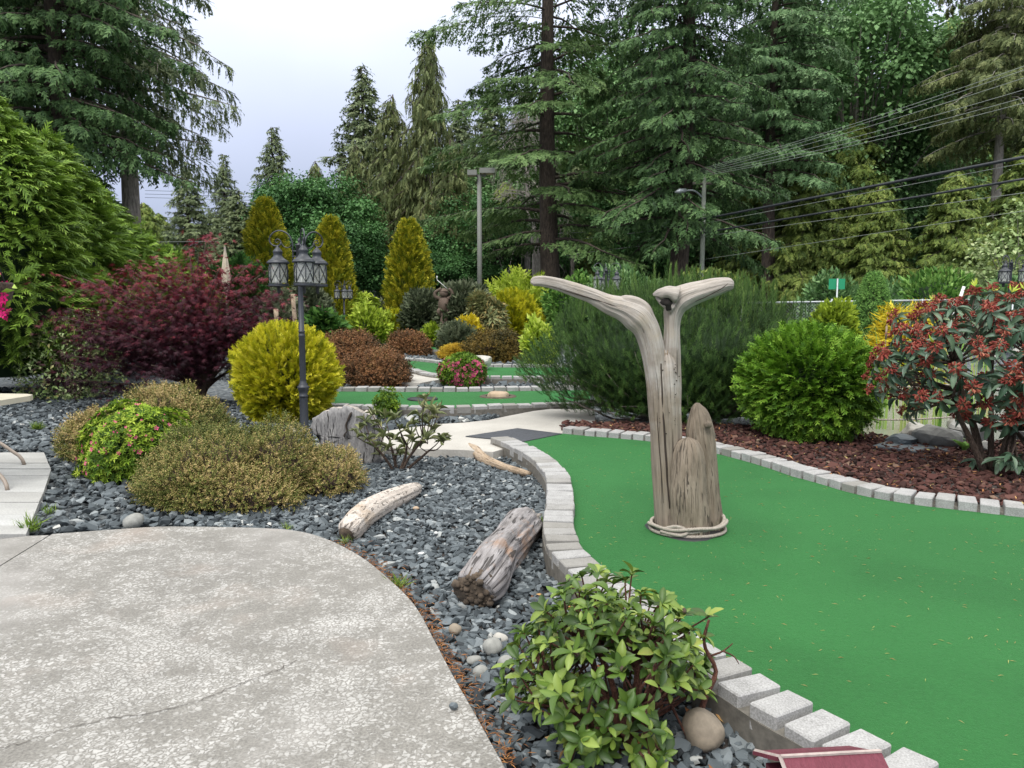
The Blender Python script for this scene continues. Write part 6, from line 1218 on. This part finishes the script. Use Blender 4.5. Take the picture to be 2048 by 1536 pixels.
wire('single pale wire passing behind the lone golden column', [(300, 484, 52), (640, 481, 48), (1000, 473, 44), (1398, 450, 31)], .012, 'wire_light')
for k, (ya, yb) in enumerate([(520, 470), (545, 490), (575, 518)]): wire('pale wire sloping behind the street light', [(880, ya + 12, 58), (975, ya - 8, 60), (1100, yb, 50), (1398, yb - 40, 31)], .014, 'wire_light', group='wires behind the street light')
# ------------------------------------------------------------------ fence, sign
D = 21.0; t = thing('chain_link_fence', 'grey chain link fence with a pale top rail beyond the pond', 'fence', (XD(1850, D), D, -.1)); x0, x1 = XD(1480, D) - XD(1850, D), XD(2200, D) - XD(1850, D); zr = AT(1850, 600, D)[2] + .1
mb = MB(); mb.tube([[x0, 0, zr - .08], [x1, 0, zr + .06]], .026, 8); mb.build('top_rail', M['metal'], t)
for x in np.linspace(x0, x1, 5): mb = MB(); mb.tube([[x, 0, 0], [x, 0, zr + .03]], .03, 8); mb.build('fence_post', M['metal'], t)
mb = MB(); st = .085
for x in np.arange(x0 - zr, x1, st):
    for sg in (1, -1):
        xa, xb = (x, x + zr) if sg == 1 else (x + zr, x); za, zb = 0.0, zr
        if xa < x0 or xb < x0 or xa > x1 or xb > x1: continue
        mb.tube([[xa, .01 * sg, za], [xb, .01 * sg, zb - .03]], .0035, 3, cap=False)
mb.build('mesh_panel', M['metal'], t, kind='stuff')
D = 23.0; t = thing('road_sign', 'green road sign seen from behind on a metal post', 'sign', (XD(1669, D), D, -.1)); c = AT(1668, 568, D); mb = MB(); mb.box((0, .02, c[2] + .1), (.48, .012, .31)); mb.build('panel', M['sign'], t, smooth=False); mb = MB(); mb.tube([[0, -.02, 0], [0, -.02, c[2] + .26]], .026, 8); mb.build('post', M['metal'], t)
D = 14.0; b = AT(1905, 612, D); o = MB(); o.tube([[0, 0, 0], AT(1928, 573, D) - b], .03, 8); 
q = thing('leaning_stake', 'pale leaning stake above the red rhododendron', 'stake', (b[0] - .35, b[1], -.1)); mb = MB(); e = AT(1928, 573, D) - np.array([b[0] - .35, b[1], -.1]); mb.tube([[0, 0, 0], e], .028, 8); mb.build('shaft', M['white'], q)
# ropes along the pond
D = 8.75; t = thing('rope_barrier', 'low white rope barrier on short posts along the pond', 'barrier', (XD(1900, D), D, 0)); xs = [XD(px, D) - XD(1900, D) for px in (1640, 1915, 2190)]
for x in xs: mb = MB(); mb.lathe([(.035, -.06), (.033, .62), (.02, .66), (0, .665)], (x, 0, 0), 10); mb.build('post', M['pole_wood'], t)
for z in (.2, .575):
    for a_, b_ in ((0, 1), (1, 2)):
        s = np.linspace(0, 1, 90); C = np.stack([xs[a_] + (xs[b_] - xs[a_]) * s, np.full(90, -.035), z - .035 * 4 * s * (1 - s)], 1); mb = MB(); rope_path(mb, C, .0125, 45, 5); mb.build('rope', M['rope'], t)
# ------------------------------------------------------------------ white board, posts, parasol, carved figure
a_, b_ = G(672, 716, 0), G(742, 706, 0); za = .42; t = thing('white_board', 'low white board fence end beside the far green', 'board', (a_[0], a_[1], 0)); d = b_ - a_; L0 = np.linalg.norm(d[:2]); mb = MB(); mb.box((d[0] / 2, d[1] / 2, .2), (L0, .08, .5), rz=math.atan2(d[1], d[0])); mb.build('panel', M['white'], t, smooth=False); mb = MB(); mb.box((d[0] / 2, d[1] / 2, .47), (L0 + .06, .14, .04), rz=math.atan2(d[1], d[0])); mb.build('cap', M['white'], t, smooth=False)
for px, yt, D, w, lab in [(591, 588, 18, .05, 'pale wooden post beside the near lamp pole'), (556, 618, 20, .06, 'leaning pale post beside the yucca')]:
    zt = AT(px, yt, D)[2]; t = thing('wooden_post', lab, 'post', (XD(px, D), D, -.1)); mb = MB(); mb.tube(crom([[.0, 0, 0], [.01, 0, zt * .5], [-.03, 0, zt + .1]], 8), np.linspace(w * 1.1, w, 8), 10); mb.build('shaft', M['log_tan'], t)
D = 14.5; t = thing('closed_parasol', 'folded cream parasol standing behind the red maple', 'parasol', (XD(457, D), D, -.1)); z0, z1 = AT(457, 552, D)[2] + .1, AT(457, 494, D)[2] + .1; mb = MB(); mb.tube([[0, 0, 0], [0, 0, z1]], .02, 8); mb.build('pole', M['pole_wood'], t)
mb = MB(); mb.lathe([(.03, z0 - .25), (.075, z0 - .1), (.062, z0 + .12), (.04, z0 + .3), (.012, z1 - .03), (0.004, z1 + .02)], n=24, fn=lambda th, z: 1 + .25 * np.cos(6 * th)); mb.build('canopy', M['cream'], t)
D = 26; k = D / F_PX; b = AT(888, 628, D); t = thing('carved_figure', 'dark carved wooden figure holding a pale club over its head', 'statue', (b[0], b[1], -.1)); z0 = b[2] + .1; hh = 50 * k; mb = MB()
mb.tube([[0, 0, 0], [0, 0, z0 + .1]], .13, 10); mb.build('pedestal', M['statue'], t); mb = MB()
P = np.array([[0, 0, z0, .11], [0, -.02, z0 + .2 * hh, .17], [0, -.03, z0 + .4 * hh, .2], [0, 0, z0 + .58 * hh, .17], [0, 0, z0 + .68 * hh, .09], [0, -.02, z0 + .76 * hh, .14], [0, -.03, z0 + .86 * hh, .15], [0, 0, z0 + .95 * hh, .08]]); loft(mb, P, 30, 18, wobble(61, .06))
for sx in (-1, 1): loft(mb, np.array([[.1 * sx, 0, z0 + .6 * hh, .07], [.27 * sx, -.05, z0 + .68 * hh, .065], [.28 * sx, -.06, z0 + .85 * hh, .055], [.13 * sx + .05, -.1, z0 + 1.0 * hh, .05]]), 16, 10); loft(mb, np.array([[.09 * sx, 0, z0 + .2 * hh, .09], [.17 * sx, -.1, z0 + .1 * hh, .075], [.12 * sx, -.05, z0 - .05, .06]]), 12, 10)
mb.lathe([(.2, z0 + .9 * hh), (.12, z0 + .93 * hh), (.1, z0 + 1.0 * hh), (0, z0 + 1.02 * hh)], n=14); mb.build('body', M['statue'], t); q = thing('golf_club', 'pale thin club held by the carved figure', 'club', (b[0] + .12, b[1] - .1, z0 - .1 + 1.0 * hh)); mb = MB(); mb.tube([[0, 0, 0], [-.34, 0, .3]], .012, 6); mb.build('shaft', M['white'], q); mb = MB(); mb.tube([[-.34, 0, .3], [-.33, -.02, .42]], [.014, .02], 6); mb.build('head', M['white'], q)
# ------------------------------------------------------------------ table corner at the left edge
t = thing('patio_table', 'pale patio table corner with curved taupe metal legs', 'table', (-4.55, 6.35, Z_PATIO)); c = G(64, 792, .70)
tp = np.array([[c[0] - 1.3, c[1] + .25], [c[0] - .12, c[1] + .12], [c[0] - .03, c[1] + .06], [c[0], c[1] - .03], [c[0] - .06, c[1] - .38], [c[0] - .16, c[1] - .62], [c[0] - .28, c[1] - .68], [c[0] - 1.35, c[1] - .62]]) - [-4.55, 6.35]
o = slab('table_top', tp[::-1], .735, .045, M['tabletop'], t)
for q in ([(-160, 830), (-60, 850), (0, 886), (28, 905), (42, 915), (49, 931)], [(-160, 880), (-60, 905), (-12, 940), (4, 955), (12, 968), (15, 982)]):
    end = G(*q[-1], Z_PATIO); P = np.array([AT(x, y, end[1] + .02 * (len(q) - i)) for i, (x, y) in enumerate(q)]) - [-4.55, 6.35, Z_PATIO]; P[-1, 2] = .0; mb = MB(); mb.tube(crom(P, 22), .016, 8); mb.tube(crom([P[0], P[0] + [-.1, 0, .12], [P[0][0] - .15, P[0][1], .72]], 8), .016, 8); mb.build('leg', M['taupe'], t)
# ------------------------------------------------------------------ red painted box roof at the lower right edge
A_ = AT(1562, 1514, 2.06); B_ = G(1762, 1503, A_[2]); t = thing('red_box', 'low red painted wooden gabled box with chipped white edges', 'box', ((A_ + B_)[0] / 2, 2.1, Z_GRAVEL)); o_ = np.array(t.location)
rd = B_ - A_; rd[2] = 0; u_ = unit(rd); v_ = np.array([u_[1], -u_[0], 0]); zr = A_[2]
def roofboard(c0, c1, w0, w1, drop, name, parent):      # sloping board along the ridge direction
    P = []
    for s, e in ((c0, c1),):
        for p in (A_ - o_ + u_ * s, A_ - o_ + u_ * e):
            for wd in (w0, w1): P.append(p + v_ * wd + [0, 0, -abs(wd) * drop])
    P = np.array(P); P = np.concatenate([P, P - [0, 0, .012]]); mb = MB(); mb.add(P, Q=[[0, 1, 3, 2], [4, 6, 7, 5], [0, 2, 6, 4], [1, 5, 7, 3], [0, 4, 5, 1], [2, 3, 7, 6]], UV=np.c_[P @ v_ * 4, P @ u_]); return mb.build(name, M['redpaint'], parent, smooth=False)
Lr = np.linalg.norm(rd)
roofboard(0, Lr, .003, .05, .55, 'roof_board', t); roofboard(.004, Lr + .004, .054, .11, .55, 'roof_board', t); roofboard(0, Lr, .114, .17, .55, 'roof_board', t); roofboard(-.012, Lr, -.003, -.09, .5, 'roof_board', t); roofboard(-.01, Lr, -.094, -.17, .5, 'roof_board', t)
mb = MB(); mb.box(A_ - o_ + u_ * Lr / 2 + [0, 0, .002], (Lr, .010, .006), rz=math.atan2(u_[1], u_[0])); mb.build('ridge_edge', M['chip'], t, smooth=False)
for sg, nm in ((1, .55), (-1, .5)): mb = MB(); q0 = A_ - o_ - u_ * .002; mb.tube([q0, q0 + v_ * sg * .17 + [0, 0, -.17 * nm]], .006, 4); mb.build('bargeboard', M['chip'], t, smooth=False)
mb = MB(); hz = zr - Z_GRAVEL - .10; mb.box(A_ - o_ + u_ * Lr / 2 + [0, 0, -(zr - Z_GRAVEL) + hz / 2 + 0.0], (Lr * .9, .26, hz), rz=math.atan2(u_[1], u_[0])); mb.build('body', M['redpaint'], t, smooth=False)
# ------------------------------------------------------------------ hanging basket flowers at the left edge
c = AT(-70, 520, 3.2); t = thing('hanging_basket', 'hanging basket spilling magenta petunias at the left edge', 'flower basket', (c[0], c[1], c[2] - .12)); mb = MB(); mb.lathe([(0, -.14), (.1, -.13), (.15, -.05), (.17, .02), (.16, .03)], n=20); mb.build('basket', M['twig'], t); mb = MB()
for q in range(3): mb.tube([[.16 * math.cos(q * 2.1), .16 * math.sin(q * 2.1), .02], [0, 0, .55]], .003, 4)
mb.tube([[0, 0, .5], [0, 0, 1.4]], .006, 5); mb.build('hanger', M['lamp'], t); PF = flower_mesh('pinkfl'); r = np.random.default_rng(501)
V, F, tt = scatter(leaf(.4), r.normal(0, .08, (150, 3)) * [1, 1, .5] + [0, 0, .04], r.normal(size=(150, 3)) + [0, 0, .3], r.normal(size=(150, 3)), .05, r.uniform(0, 1, 150)); obj('foliage', mesh('foliage', V, F, M['hedge'], tint=tt), t, kind='stuff')
for i in range(34):
    a = r.uniform(0, 6.28); p = np.array([math.cos(a) * r.uniform(.1, .18), math.sin(a) * .16, r.uniform(-.12, .1)])
    if i < 9: p = AT([2, 8, 4, 10, 14, 5, 12, 0, 8][i], [572, 590, 604, 612, 622, 630, 634, 618, 600][i], 3.2 - .03 * (i % 3)) - np.array(t.location)
    o = obj('flower', PF, t, p); o.rotation_euler = (r.uniform(.6, 1.8), 0, r.uniform(-1, 1)); s = r.uniform(.016, .022); o.scale = (s, s, s)
mb = MB(); mb.tube(crom([[.1, 0, 0], AT(2, 572, 3.2) - np.array(t.location), AT(8, 634, 3.2) - np.array(t.location)], 10), .003, 5); mb.build('trailing_stem', M['grass'], t)
